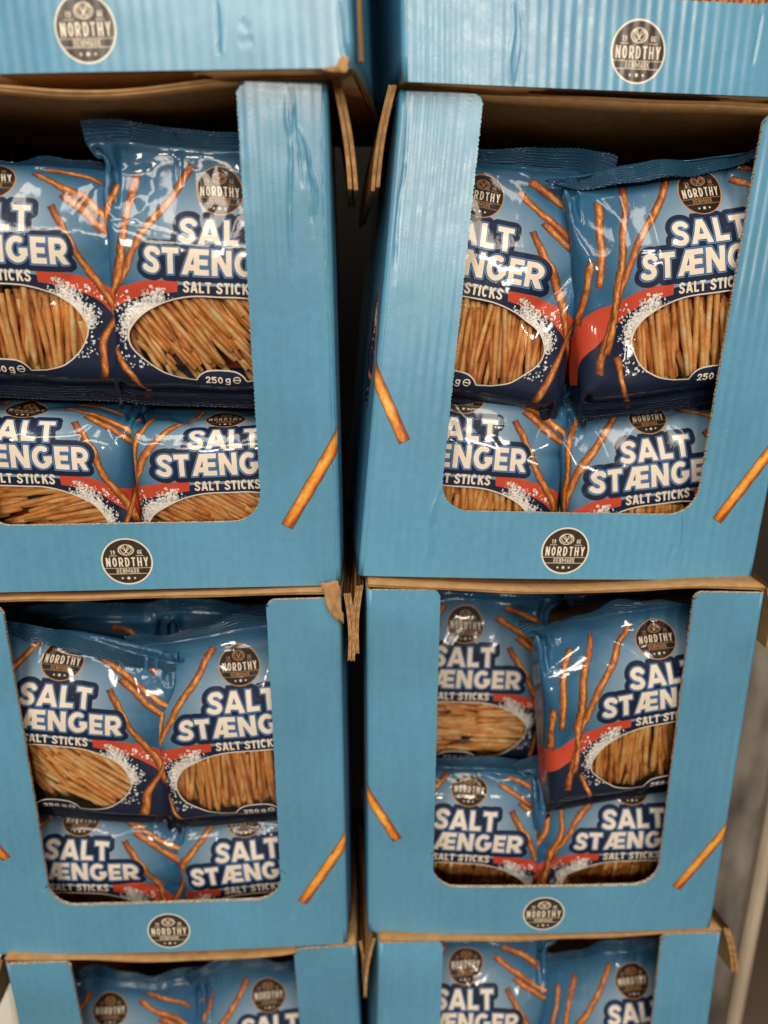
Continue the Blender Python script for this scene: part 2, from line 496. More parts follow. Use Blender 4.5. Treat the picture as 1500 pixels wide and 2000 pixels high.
def crease_map(name, lines, seed):
    """height of dents and tears of one carton face; lines = (points mm, width, depth, kind)"""
    cv = Canvas(-170, 0, 170, H * 1000, 2.0, (127, 127, 127))
    a, b, X, Y = cv.region((-170, 0, 170, 369))
    h = np.full(X.shape, .5, np.float32)
    h += (vnoise(X, Y, 22, seed) - .5) * .10 + (vnoise(X * 1.4, Y * .7, 30, seed + 1) - .5) * .10
    for P, wd, dp in lines:
        d = np.full(X.shape, 1e9, np.float32); P = crom(P, 6); tt = np.zeros(X.shape, np.float32); n = len(P) - 1
        for i in range(n):
            di, t = d_seg(X, Y, P[i], P[i + 1]); up = di < d
            tt = np.where(up, (i + t) / n, tt); d = np.minimum(d, di)
        fade = np.clip(np.minimum(tt, 1 - tt) * 4, 0, 1) * (.55 + .9 * vnoise(X, Y, 7, seed + 3))
        h += dp * .8 * fade * np.exp(-(d / wd) ** 2)
    cv.a[..., :3] = np.clip(h, 0, 1)[..., None]
    im = cv.image(name); im.colorspace_settings.name = 'Non-Color'
    return im


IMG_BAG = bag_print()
IMG_BOX = carton_print()


# ------------------------------------------------------------------ materials
def mat_kraft(name='kraft_board', dark=1.0):
    M_ = Mat(name)
    tc = M_.n('ShaderNodeTexCoord')
    n1 = M_.n('ShaderNodeTexNoise'); n1.inputs['Scale'].default_value = 90; n1.inputs['Detail'].default_value = 6
    M_.l(tc.outputs['Object'], n1.inputs['Vector'])
    n2 = M_.n('ShaderNodeTexNoise'); n2.inputs['Scale'].default_value = 1500; n2.inputs['Detail'].default_value = 3
    M_.l(tc.outputs['Object'], n2.inputs['Vector'])
    s = M_.math('ADD', M_.math('MULTIPLY', n1.outputs[0], .5), M_.math('MULTIPLY', n2.outputs[0], .5))
    a, b = lin(150, 112, 72), lin(196, 156, 108)
    a = tuple(x * dark for x in a[:3]) + (1,); b = tuple(x * dark for x in b[:3]) + (1,)
    M_.l(M_.ramp(s, [(.3, a), (.7, b)]), M_.b.inputs['Base Color'])
    M_.b.inputs['Roughness'].default_value = .85
    M_.b.inputs['Specular IOR Level'].default_value = .2
    M_.l(M_.bump(s, .3, .0006), M_.b.inputs['Normal'])
    return M_.m


def mat_carton(name, crease, sheen=.30, flute=1.0):
    M_ = Mat(name)
    uv = M_.n('ShaderNodeUVMap'); uv.uv_map = 'UVMap'
    im = M_.n('ShaderNodeTexImage'); im.image = IMG_BOX; im.extension = 'EXTEND'
    M_.l(uv.outputs[0], im.inputs[0])
    sep = M_.n('ShaderNodeSeparateXYZ'); M_.l(uv.outputs[0], sep.inputs[0])
    xm = M_.math('MULTIPLY', sep.outputs[0], (340 + 2 * WR)); ym = M_.math('MULTIPLY', sep.outputs[1], H * 1000)
    cmb = M_.n('ShaderNodeCombineXYZ'); M_.l(xm, cmb.inputs[0]); M_.l(ym, cmb.inputs[1])
    # scuffs: tiny white specks and worn patches
    nz = M_.n('ShaderNodeTexNoise'); nz.inputs['Scale'].default_value = .09; nz.inputs['Detail'].default_value = 8; nz.inputs['Roughness'].default_value = .7
    M_.l(cmb.outputs[0], nz.inputs['Vector'])
    vo = M_.n('ShaderNodeTexVoronoi'); vo.inputs['Scale'].default_value = .06
    M_.l(cmb.outputs[0], vo.inputs['Vector'])
    speck = M_.math('LESS_THAN', vo.outputs['Distance'], .018)
    mix = M_.n('ShaderNodeMix', data_type='RGBA')
    M_.l(speck, mix.inputs[0]); M_.l(im.outputs[0], mix.inputs[6]); mix.inputs[7].default_value = lin(205, 215, 215)
    M_.l(mix.outputs[2], M_.b.inputs['Base Color'])
    rg = M_.math('ADD', M_.math('MULTIPLY', nz.outputs[0], .22), sheen - .11)
    M_.l(rg, M_.b.inputs['Roughness'])
    M_.b.inputs['Specular IOR Level'].default_value = .8
    # flutes telegraphing through the liner
    mp = M_.n('ShaderNodeCombineXYZ')
    M_.l(M_.math('MULTIPLY', xm, .05), mp.inputs[0]); M_.l(M_.math('MULTIPLY', ym, .008), mp.inputs[1])
    wn = M_.n('ShaderNodeTexNoise'); wn.inputs['Scale'].default_value = 1.0; wn.inputs['Detail'].default_value = 0
    M_.l(mp.outputs[0], wn.inputs['Vector'])
    ph = M_.math('ADD', M_.math('MULTIPLY', xm, 2 * math.pi / 8.3), M_.math('MULTIPLY', wn.outputs[0], 1.6))
    sn = M_.math('SINE', ph)
    mp2 = M_.n('ShaderNodeCombineXYZ')
    M_.l(M_.math('MULTIPLY', xm, .02), mp2.inputs[0]); M_.l(M_.math('MULTIPLY', ym, .009), mp2.inputs[1])
    an = M_.n('ShaderNodeTexNoise'); an.inputs['Scale'].default_value = 1.0; an.inputs['Detail'].default_value = 1
    M_.l(mp2.outputs[0], an.inputs['Vector'])
    amp = M_.math('MULTIPLY', M_.math('SUBTRACT', an.outputs[0], .22), 1.7)
    fl = M_.math('MULTIPLY', sn, amp)
    b1 = M_.bump(fl, 1.0, .00016 * flute)
    fr = M_.n('ShaderNodeTexNoise'); fr.inputs['Scale'].default_value = .6; fr.inputs['Detail'].default_value = 5
    M_.l(cmb.outputs[0], fr.inputs['Vector'])
    b2 = M_.bump(fr.outputs[0], .3, .00014, b1)
    if crease is not None:
        mpn = M_.n('ShaderNodeMapping'); mpn.inputs['Scale'].default_value = ((340 + 2 * WR) / 340, 1, 1)
        mpn.inputs['Location'].default_value = (-WR / 340, 0, 0)
        M_.l(uv.outputs[0], mpn.inputs[0])
        ci = M_.n('ShaderNodeTexImage'); ci.image = crease; ci.extension = 'EXTEND'; ci.interpolation = 'Cubic'
        M_.l(mpn.outputs[0], ci.inputs[0])
        b2 = M_.bump(ci.outputs[0], 1.0, .0030, b2)
    M_.l(b2, M_.b.inputs['Normal'])
    return M_.m


def mat_film(name, seal=False):
    M_ = Mat(name)
    uv = M_.n('ShaderNodeUVMap'); uv.uv_map = 'UVMap'
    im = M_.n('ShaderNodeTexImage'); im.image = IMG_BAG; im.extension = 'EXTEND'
    M_.l(uv.outputs[0], im.inputs[0])
    oi = M_.n('ShaderNodeObjectInfo')
    tc = M_.n('ShaderNodeTexCoord')
    ad = M_.n('ShaderNodeVectorMath', operation='ADD'); M_.l(tc.outputs['Object'], ad.inputs[0])
    rnd = M_.n('ShaderNodeCombineXYZ'); M_.l(M_.math('MULTIPLY', oi.outputs['Random'], 7.), rnd.inputs[0]); M_.l(rnd.outputs[0], ad.inputs[1])
    # crinkles: distance to cell edges, warped
    nz = M_.n('ShaderNodeTexNoise'); nz.inputs['Scale'].default_value = 16; nz.inputs['Detail'].default_value = 2
    M_.l(ad.outputs[0], nz.inputs['Vector'])
    w2 = M_.n('ShaderNodeVectorMath', operation='MULTIPLY_ADD')
    M_.l(nz.outputs['Color'], w2.inputs[0]); w2.inputs[1].default_value = (.05, .05, .05); M_.l(ad.outputs[0], w2.inputs[2])
    vo = M_.n('ShaderNodeTexVoronoi', feature='F1'); vo.inputs['Scale'].default_value = 15
    M_.l(w2.outputs[0], vo.inputs['Vector'])
    v2 = M_.n('ShaderNodeTexVoronoi', feature='F1'); v2.inputs['Scale'].default_value = 44
    M_.l(w2.outputs[0], v2.inputs['Vector'])
    b1 = M_.bump(vo.outputs['Distance'], .45, .0042)
    b2 = M_.bump(v2.outputs['Distance'], .10, .0012, b1)
    n3 = M_.n('ShaderNodeTexNoise'); n3.inputs['Scale'].default_value = 60; n3.inputs['Detail'].default_value = 3
    M_.l(w2.outputs[0], n3.inputs['Vector'])
    b2 = M_.bump(n3.outputs[0], .25, .0012, b2)
    if seal:
        sep = M_.n('ShaderNodeSeparateXYZ'); M_.l(uv.outputs[0], sep.inputs[0])
        sn = M_.math('SINE', M_.math('MULTIPLY', sep.outputs[1], 2 * math.pi * 580 / 5.2))
        b2 = M_.bump(sn, 1.0, .0005, b2)
    M_.l(b2, M_.b.inputs['Normal'])
    M_.l(im.outputs[0], M_.b.inputs['Base Color'])
    M_.b.inputs['Roughness'].default_value = .5
    M_.b.inputs['Specular IOR Level'].default_value = .18
    M_.b.inputs['Coat Weight'].default_value = .55
    M_.b.inputs['Coat Roughness'].default_value = .085
    M_.l(b2, M_.b.inputs['Coat Normal'])
    if not seal:
        tr = M_.n('ShaderNodeBsdfTransparent'); tr.inputs[0].default_value = (.97, .96, .94, 1)
        gl = M_.n('ShaderNodeBsdfGlossy'); gl.inputs['Roughness'].default_value = .06; M_.l(b2, gl.inputs['Normal'])
        fr = M_.n('ShaderNodeFresnel'); fr.inputs[0].default_value = 1.5; M_.l(b2, fr.inputs['Normal'])
        m1 = M_.n('ShaderNodeMixShader'); M_.l(M_.math('MULTIPLY', fr.outputs[0], 1.5), m1.inputs[0]); M_.l(tr.outputs[0], m1.inputs[1]); M_.l(gl.outputs[0], m1.inputs[2])
        m2 = M_.n('ShaderNodeMixShader'); M_.l(im.outputs['Alpha'], m2.inputs[0]); M_.l(m1.outputs[0], m2.inputs[1]); M_.l(M_.b.outputs[0], m2.inputs[2])
        M_.l(m2.outputs[0], M_.out.inputs[0])
    return M_.m


def mat_stick():
    M_ = Mat('baked_dough')
    tc = M_.n('ShaderNodeTexCoord'); oi = M_.n('ShaderNodeObjectInfo')
    n1 = M_.n('ShaderNodeTexNoise', noise_dimensions='4D'); n1.inputs['Scale'].default_value = 75; n1.inputs['Detail'].default_value = 5
    M_.l(tc.outputs['Object'], n1.inputs['Vector']); M_.l(M_.math('MULTIPLY', oi.outputs['Random'], 30.), n1.inputs['W'])
    r = M_.math('ADD', n1.outputs[0], M_.math('MULTIPLY', M_.math('SUBTRACT', oi.outputs['Random'], .5), .3))
    M_.l(M_.ramp(r, [(.26, lin(196, 112, 52)), (.44, lin(236, 164, 88)), (.6, lin(247, 188, 114)), (.78, lin(254, 228, 170))]), M_.b.inputs['Base Color'])
    M_.b.inputs['Roughness'].default_value = .36
    n2 = M_.n('ShaderNodeTexNoise'); n2.inputs['Scale'].default_value = 420; n2.inputs['Detail'].default_value = 4
    M_.l(tc.outputs['Object'], n2.inputs['Vector'])
    M_.l(M_.bump(n2.outputs[0], .6, .0009), M_.b.inputs['Normal'])
    return M_.m


def mat_plain(name, a, b, scale=20, rough=.7, stretch=(1, 1, 1), bump=.0):
    M_ = Mat(name)
    tc = M_.n('ShaderNodeTexCoord'); mp = M_.n('ShaderNodeMapping'); mp.inputs['Scale'].default_value = stretch
    M_.l(tc.outputs['Object'], mp.inputs[0])
    n1 = M_.n('ShaderNodeTexNoise'); n1.inputs['Scale'].default_value = scale; n1.inputs['Detail'].default_value = 6
    M_.l(mp.outputs[0], n1.inputs['Vector'])
    M_.l(M_.ramp(n1.outputs[0], [(.35, a), (.65, b)]), M_.b.inputs['Base Color'])
    M_.b.inputs['Roughness'].default_value = rough
    if bump: M_.l(M_.bump(n1.outputs[0], .5, bump), M_.b.inputs['Normal'])
    return M_.m


KRAFT = mat_kraft()
FRAY = mat_kraft('frayed_board_edge', 1.0)
PULP = mat_plain('torn_white_liner', lin(150, 124, 92), lin(222, 214, 198), 500, .9)
FILM = mat_film('printed_film'); SEAL = mat_film('crimped_film', True)
STICK = mat_stick()

# ------------------------------------------------------------------ the place around the stacks
def slab(name, x0, x1, y0, y1, z0, z1, mats, parent=None, bev=.003):
    bm = bmesh.new(); bmesh.ops.create_cube(bm, size=1)
    for v in bm.verts:
        v.co = Vector(((x0 + x1) / 2 + v.co.x * (x1 - x0), (y0 + y1) / 2 + v.co.y * (y1 - y0), (z0 + z1) / 2 + v.co.z * (z1 - z0)))
    if bev: bmesh.ops.bevel(bm, geom=bm.edges[:], offset=bev, segments=2, affect='EDGES')
    me = bpy.data.meshes.new(name); bm.to_mesh(me); bm.free()
    return link(name, me, parent, mats)


fl_m = mat_plain('floor_vinyl', lin(92, 80, 66), lin(112, 98, 82), 3, .45)
wl_m = mat_plain('back_wall_paint', lin(36, 31, 26), lin(46, 40, 33), 2, .8)
tag(slab('floor', -3, 3, -3.5, 2.5, -.05, 0, [fl_m], bev=0), kind='structure')
tag(slab('wall', -3, 3, 1.35, 1.4, 0, 3, [wl_m], bev=0), kind='structure')

# ------------------------------------------------------------------ cartons
def px_lines(b, L):
    out = []
    for P, wd, dp in L:
        Q = []
        for u, v in P:
            x, z = unproj(b, u, v); Q.append((x * 1000, (H / 2 - z) * 1000))
        out.append((Q, wd, dp))
    return out


CREASE = {
 'L2': [([(562, 165), (560, 230), (568, 290), (566, 420), (570, 520)], 1.5, -.30), ([(574, 165), (575, 250), (585, 310), (590, 370)], 1.2, .25),
        ([(584, 245), (600, 290), (606, 330), (618, 370), (616, 420)], 1.1, -.38), ([(592, 270), (598, 330), (606, 380), (612, 470)], 1.6, .25),
        ([(632, 165), (634, 400), (650, 800), (662, 1130)], 1.6, .22), ([(470, 170), (480, 500), (500, 760)], 1.8, .10)],
 'R2': [([(798, 200), (790, 330), (776, 420), (770, 560)], 1.4, .22), ([(880, 880), (862, 950), (842, 1000), (836, 1060), (830, 1115)], 1.5, -.26),
        ([(862, 975), (850, 1020), (846, 1080), (842, 1118)], 1.4, .24), ([(1326, 988), (1330, 1010), (1328, 1040), (1324, 1068)], .7, -.34),
        ([(1316, 1060), (1306, 1085), (1300, 1110)], 2, .16), ([(1336, 1068), (1330, 1110)], 2, .16), ([(752, 330), (736, 600), (712, 1000)], 1.2, .10)],
 'R1': [([(1003, 0), (1005, 60), (996, 120), (1000, 165)], 1.2, -.15), ([(1018, 0), (1020, 90), (1008, 165)], 1.2, .10), ([(1490, 20), (1470, 130)], 1.4, .16)],
 'L1': [([(424, 0), (428, 110)], 1.3, .28), ([(440, 0), (436, 120)], 1.3, -.05), ([(468, 40), (490, 60)], 3, .08), ([(465, 84), (498, 80)], 3, .07), ([(660, 0), (672, 120)], 1.6, .3)],
 'L3': [([(650, 1200), (660, 1500), (668, 1830)], 1.5, .12)],
 'R3': [([(862, 1712), (858, 1750), (860, 1790)], 1.3, -.22), ([(1252, 1730), (1236, 1765), (1230, 1805)], 1.6, .16), ([(1480, 1200), (1440, 1400), (1400, 1700)], 1.4, .16), ([(735, 1200), (738, 1500), (740, 1790)], 2.2, -.12)],
 'L4': [([(120, 1900), (140, 1990)], 2, .05)], 'R4': [([(755, 1880), (752, 1990)], 2, .12)]}

RC = .024        # radius of the opening's lower corners
FR = .0045       # radius of the folds
TH = .003        # board


def warp(b, P):
    """racking and bulge of this carton, fitted to the photograph"""
    q = BOX[b]; P = np.array(P, float)
    z = P[..., 2]
    P[..., 0] = P[..., 0] * (1 + q[7] * z / .19) + q[6] * z / .19
    return P


def front_panel(b, root, mat, seed):
    rs = np.random.RandomState(seed)
    xi = W / 2 - MA; zb = -H / 2 + OB; zt = H / 2 - .002
    xo = W / 2 - FR; zo = -H / 2
    inner, outer = [], []
    ns = 300
    for z in np.linspace(zt, zb + RC, ns):
        inner.append((-xi, z)); outer.append((-xo, z if z > zb + RC + .03 else None))
    corner = []
    for a in np.linspace(180, 270, 40)[1:]:
        inner.append((-xi + RC + RC * math.cos(math.radians(a)), zb + RC + RC * math.sin(math.radians(a)))); outer.append(None)
    nb = 240
    for x in np.linspace(-xi + RC, 0, nb // 2)[1:]:
        inner.append((x, zb)); outer.append(None)
    n = len(inner)
    # outer boundary by arc length: left edge down to the corner, then along the bottom
    Lv = zt - zo; Lh = xo
    k = ns + 14                                 # the index whose ray meets the carton's lower corner
    out = []
    for i in range(n):
        if i <= k:
            f = i / k; zi = inner[min(i, ns - 1)][1]
            zz = zt - f ** 1.0 * Lv
            out.append((-xo, zz))
        else:
            f = (i - k) / (n - 1 - k); out.append((-xo + f * Lh, zo))
    inner = np.array(inner); out = np.array(out)
    # roughen the cut edge (perforation teeth and fibres)
    tan = np.gradient(inner, axis=0); nn = np.stack([-tan[:, 1], tan[:, 0]], 1); nn /= np.linalg.norm(nn, axis=1)[:, None] + 1e-12
    I2 = np.concatenate([inner, (inner * [-1, 1])[::-1][1:]]); O2 = np.concatenate([out, (out * [-1, 1])[::-1][1:]])
    N2 = np.concatenate([nn, (nn * [-1, 1])[::-1][1:]])
    s = np.concatenate([[0], np.cumsum(np.hypot(*np.diff(I2, axis=0).T))])
    vert = np.abs(tan).argmax(1); vert = np.concatenate([vert, vert[::-1][1:]])
    tooth = np.where(vert == 1, (np.abs(((s / .0030) % 1) - .5) * 2 - .5) * .0008, 0) + (rs.rand(len(s)) - .5) * .0006
    I2 = I2 + N2 * tooth[:, None]
    m = 12
    t = np.linspace(0, 1, m) ** 1.3
    G = I2[:, None] * (1 - t)[None, :, None] + O2[:, None] * t[None, :, None]
    # rounded inner top corners
    rr = .007
    for sg in (-1, 1):
        dx = (xi + rr) - np.abs(G[..., 0])
        side = (np.sign(G[..., 0]) == sg) & (dx > 0)
        lim = zt - rr + np.sqrt(np.clip(rr ** 2 - np.clip(dx, 0, rr) ** 2, 0, None))
        G[..., 1] = np.where(side, np.minimum(G[..., 1], lim), G[..., 1])
    xx, zz = G[..., 0], G[..., 1]
    bulge = -.0035 * np.cos(np.clip(xx / (W / 2), -1, 1) * math.pi / 2) * np.clip((-zz) / (H / 2), 0, 1) ** 2 * rs.rand() \
        + .0014 * np.sin(zz * 14 + rs.rand() * 6) * np.cos(xx / (W / 2) * math.pi / 2)
    P = np.stack([xx, bulge, zz], -1)
    Pb = P + [0, TH, 0]
    UV = np.stack([(xx * 1000 + 170 + WR) / (340 + 2 * WR), (zz + H / 2) / H], -1)
    P, Pb = warp(b, P), warp(b, Pb)
    n, m = P.shape[:2]
    V = np.concatenate([P.reshape(-1, 3), Pb.reshape(-1, 3), P[:, 0], Pb[:, 0], P[0], Pb[0], P[-1], Pb[-1]])
    idx = np.arange(n * m).reshape(n, m)
    q = np.stack([idx[:-1, :-1], idx[1:, :-1], idx[1:, 1:], idx[:-1, 1:]], -1).reshape(-1, 4)
    o = 2 * n * m; a0 = np.arange(n - 1) + o; q2 = np.stack([a0, a0 + n, a0 + n + 1, a0 + 1], -1)
    o += 2 * n; c0 = np.arange(m - 1) + o; q3 = np.stack([c0, c0 + 1, c0 + m + 1, c0 + m], -1)
    o += 2 * m; c1 = np.arange(m - 1) + o; q4 = np.stack([c1, c1 + m, c1 + m + 1, c1 + 1], -1)
    Q = np.concatenate([q, q[:, ::-1] + n * m, q2, q3, q4])
    UVf = np.zeros((len(V), 2)); UVf[:n * m] = UV.reshape(-1, 2); UVf[n * m:2 * n * m] = UV.reshape(-1, 2)
    mi = np.concatenate([np.zeros(len(q)), np.ones(len(q)), np.full(len(q2) + len(q3) + len(q4), 2)])
    me = quads_mesh('front_panel', V, Q, UVf[Q], True, mi)
    return link('front_panel', me, root, [mat, KRAFT, PULP])


def side_panel(b, root, mat, sg):
    """rounded fold and side wall, as one sheet continuing the front's print"""
    zs = np.linspace(-H / 2, H / 2 - .002, 24)
    prof = []                                   # (x, y, arc mm from the face edge)
    for a in np.linspace(0, 90, 7):
        prof.append((W / 2 - FR + FR * math.sin(math.radians(a)), FR - FR * math.cos(math.radians(a)), FR * math.radians(a)))
    for y in np.linspace(.01, D, 20): prof.append((W / 2 + .0015 * math.sin(y * 22), y, FR * math.pi / 2 + y - FR))
    pr = np.array(prof)
    P = np.zeros((len(zs), len(pr), 3)); P[..., 0] = sg * pr[None, :, 0]; P[..., 1] = pr[None, :, 1]; P[..., 2] = zs[:, None]
    UV = np.zeros((len(zs), len(pr), 2)); UV[..., 0] = (sg * ((W / 2 - FR + pr[None, :, 2]) * 1000) + 170 + WR) / (340 + 2 * WR); UV[..., 1] = (zs[:, None] + H / 2) / H
    P = warp(b, P)
    me = grid_mesh('side_panel', P, UV, flip=(sg > 0))
    o = link('side_panel', me, root, [mat, KRAFT])
    md = o.modifiers.new('board', 'SOLIDIFY'); md.thickness = TH; md.offset = -1; md.material_offset = 1; md.material_offset_rim = 1
    return o


def board(name, P, mats, parent, thick=TH, off=1):
    me = grid_mesh(name, P, None)
    o = link(name, me, parent, mats)
    md = o.modifiers.new('board', 'SOLIDIFY'); md.thickness = thick; md.offset = off
    return o


def flap(b, root, sg, tip, width, seed, plies=2, depth=.2):
    if b == 'L1': depth = .008
    """lid tab folded down beside the carton: plies of corrugated board; tip = local (x, z) of its lower front end"""
    rs = np.random.RandomState(seed)
    x0, z0 = sg * (W / 2 + .0025), H / 2 + .001
    for k in range(plies):
        spread = (k - (plies - 1) / 2) * width
        tx, tz = tip[0] + sg * spread, tip[1] + .004 * rs.rand()
        sx = x0 + sg * (k * .0032)
        n = 14; t = np.linspace(0, 1, n)
        cx = sx + (tx - sx) * t + sg * .002 * np.sin(t * math.pi); cz = z0 - .0005 * k + (tz - z0) * t
        ys = np.array([.002 + .0015 * rs.rand(), depth * .25, depth * .6, depth])
        layers = [(0, .0006, 0), (.0006, .0021, .0012), (.0021, .0027, 0)]
        V, Q = [], []
        dx = np.gradient(cx); dz = np.gradient(cz); L = np.hypot(dx, dz); nx, nz = -dz / L * sg, dx / L * sg
        for a, c, rec in layers:
            y = ys.copy(); y[0] += rec
            base = len(V)
            for j in range(4):
                for i in range(n):
                    wob = .0004 * math.sin(i * 1.7 + seed + k) if rec == 0 else .0007 * (1 if i % 2 else -1)
                    for h_ in (a, c):
                        V.append((cx[i] + nx[i] * h_, y[j] + (wob if j == 0 else 0), cz[i] + nz[i] * h_))
            ix = lambda j, i, h_: base + (j * n + i) * 2 + h_
            for j in range(3):
                for i in range(n - 1):
                    Q.append((ix(j, i, 0), ix(j, i + 1, 0), ix(j + 1, i + 1, 0), ix(j + 1, i, 0)))
                    Q.append((ix(j, i, 1), ix(j + 1, i, 1), ix(j + 1, i + 1, 1), ix(j, i + 1, 1)))
                Q.append((ix(j, n - 1, 0), ix(j, n - 1, 1), ix(j + 1, n - 1, 1), ix(j + 1, n - 1, 0)))
            for i in range(n - 1): Q.append((ix(0, i, 0), ix(0, i, 1), ix(0, i + 1, 1), ix(0, i + 1, 0)))
        me = quads_mesh('folded_flap', warp(b, np.array(V)), np.array(Q), None, False)
        link('folded_flap', me, root, [KRAFT])
    return


# sag of the lid's front edge, pixel points of the photograph; lower tips of the side tabs
LIDS = {'L2': [(0, 168), (60, 178), (150, 182), (250, 180), (330, 170), (460, 152), (640, 146)],
        'R2': [(790, 164), (950, 180), (1150, 192), (1300, 199), (1500, 205)],
        'L3': [(0, 1172), (140, 1172), (280, 1166), (400, 1163), (520, 1158), (655, 1150)],
        'R3': [(715, 1143), (860, 1150), (1000, 1157), (1120, 1158), (1250, 1152), (1350, 1146), (1490, 1150)],
        'L4': [(10, 1876), (150, 1876), (300, 1880), (430, 1876), (570, 1866), (690, 1845)],
        'R4': [(738, 1838), (1000, 1838), (1200, 1830), (1400, 1818)]}
TABS = {'L1': [(1, (701, 128), .001, 1)], 'L2': [(1, (686, 372), .0042, 2)], 'R2': [(-1, (736, 375), .0036, 2)],
        'L3': [(1, (683, 1296), .0032, 2)], 'R3': [(-1, (698, 1282), .0032, 2), (1, (1500, 1270), .003, 2)],
        'L4': [(1, (711, 1952), .003, 1), (-1, (-12, 1990), .003, 1)], 'R4': [(-1, (716, 1945), .003, 1), (1, (1432, 1905), .004, 2)]}


def top_flap(b, root, k, drop):
    pts = LIDS.get(b)
    xs = np.linspace(-W / 2 + .001, W / 2 - .001, 60)
    if pts:
        q = np.array([unproj(b, u, v) for u, v in pts]); q = q[np.argsort(q[:, 0])]
        zf = np.interp(xs, q[:, 0], q[:, 1]); zf = np.convolve(np.pad(zf, 4, 'edge'), np.ones(9) / 9, 'valid')
        zf = np.minimum(zf, H / 2 + .003)
    else: zf = np.full(60, H / 2 + .001)
    ys = np.linspace(0, 1, 22)
    P = np.zeros((60, 22, 3))
    P[..., 0] = xs[:, None]; P[..., 1] = (.0005 + .0012 * k + .0006 * np.sin(xs * 60 + k))[:, None] + ys[None] * (D - .004)
    back = H / 2 - .004
    P[..., 2] = zf[:, None] * (1 - ys[None]) + back * ys[None] - .012 * np.sin(ys * math.pi)[None] * np.cos(xs / W * math.pi)[:, None] + drop
    P = warp(b, P)
    return board('top_flap', P, [KRAFT], root, .0016, 1)


LABELS = {
 'L1': 'topmost blue carton of the left column, only its lower strip and logo showing',
 'L2': 'blue display carton with dented right pillar and big sagging brown lid, left column',
 'L3': 'third blue carton of the left column, torn brown scrap at its corner',
 'L4': 'lowest blue display carton of the left column, blurred, slanted top on its right pillar',
 'R1': 'topmost blue carton of the right column, ribbed, only its lower strip and logo showing',
 'R2': 'large blue display carton in the right column, cracked tear below its window corner',
 'R3': 'blue display carton in the right column directly above the blurred lowest one',
 'R4': 'lowest blue display carton of the right column, blurred, beside the pale upright board'}

roots = {}
for bi, b in enumerate(BOX):
    root = bpy.data.objects.new('display_carton', None); COL.objects.link(root)
    root.empty_display_size = .05
    root.matrix_world = box_matrix(b)
    tag(root, LABELS[b], 'display box', 'stacked blue display cartons of salt sticks')
    roots[b] = root
    cr = crease_map('crease_' + b, px_lines(b, CREASE[b]), bi * 7 + 3)
    mat = mat_carton('printed_carton_' + b, cr, .29 if b[1] in '12' else .42, {'L2': 1.1, 'R2': 1.2, 'R1': 1.0, 'L1': .5}.get(b, .8))
    front_panel(b, root, mat, bi)
    for sg in (-1, 1): side_panel(b, root, mat, sg)
    yy = np.array([D - .002]); xs = np.linspace(-W / 2 + .004, W / 2 - .004, 4); zs = np.linspace(-H / 2 + .002, H / 2 - .006, 4)
    P = np.zeros((4, 4, 3)); P[..., 0] = xs[:, None]; P[..., 1] = D - .002; P[..., 2] = zs[None]
    board('back_panel', warp(b, P), [KRAFT], root)
    P = np.zeros((4, 4, 3)); P[..., 0] = xs[:, None]; P[..., 1] = np.linspace(.0045, D - .006, 4)[None]; P[..., 2] = -H / 2 + .001
    board('bottom_panel', warp(b, P), [KRAFT], root)
    if b[1] != '1':
        top_flap(b, root, 0, 0); top_flap(b, root, 1, -.0019)
    for i, (sg, tp, wd, pl) in enumerate(TABS.get(b, [])):
        flap(b, root, sg, unproj(b, *tp, y=.003), wd, bi * 5 + i, pl)

# torn scrap of liner hanging over the corner of one carton, frayed strip on the topmost one
def scrap(b, pts, y, name, seed):
    rs = np.random.RandomState(seed); bm = bmesh.new()
    C = [unproj(b, u, v, y) for u, v in pts]
    P = crom([(c[0], c[1]) for c in C], 4, True)
    cx, cz = sum(p[0] for p in P) / len(P), sum(p[1] for p in P) / len(P)
    rings = []
    for k, f in enumerate((1, .75, .5, .25)):
        r_ = []
        for i, p in enumerate(P):
            j_ = (rs.randn() * .0004) if k == 0 else 0
            px_, pz_ = cx + (p[0] - cx) * f + j_, cz + (p[1] - cz) * f + j_
            r_.append(bm.verts.new((px_, y - .0012 * math.sin(px_ * 700) * math.sin(pz_ * 260 + 1) - .001 * (1 - f), pz_)))
        rings.append(r_)
    n = len(P)
    for k in range(3):
        for i in range(n): bm.faces.new((rings[k][i], rings[k][(i + 1) % n], rings[k + 1][(i + 1) % n], rings[k + 1][i]))
    bm.faces.new(rings[3])
    me = bpy.data.meshes.new(name); bm.to_mesh(me); bm.free()
    for p in me.polygons: p.use_smooth = True
    o = link(name, me, roots[b], [FRAY]); md = o.modifiers.new('board', 'SOLIDIFY'); md.thickness = .0008; md.offset = 0
    return o


scrap('L3', [(634, 1141), (652, 1136), (668, 1134), (672, 1150), (674, 1180), (679, 1216), (668, 1213), (656, 1202), (646, 1186), (643, 1160)], -.003, 'torn_scrap', 3)['label'] = 'torn brown scrap of liner'
scrap('L1', [(654, 136), (668, 132), (684, 128), (692, 110), (704, 112), (706, 138), (690, 141), (672, 140)], -.002, 'torn_corner', 5)

# ---- what stands beside and behind the stacks: boards seen past their outer edges
pb_m = mat_plain('weathered_board', lin(66, 62, 58), lin(138, 131, 122), 22, .7, (1, 1, .35))
pe_m = mat_plain('pale_edge_paint', lin(170, 156, 136), lin(196, 182, 160), 6, .5)


def at(u, v, Y):
    d = FWD + RGT * (u - 750) / FPX - UPV * (v - 1000) / FPX
    d = d * (Y / d[1]); return Vector((d[0], d[1], d[2] + LIFT))


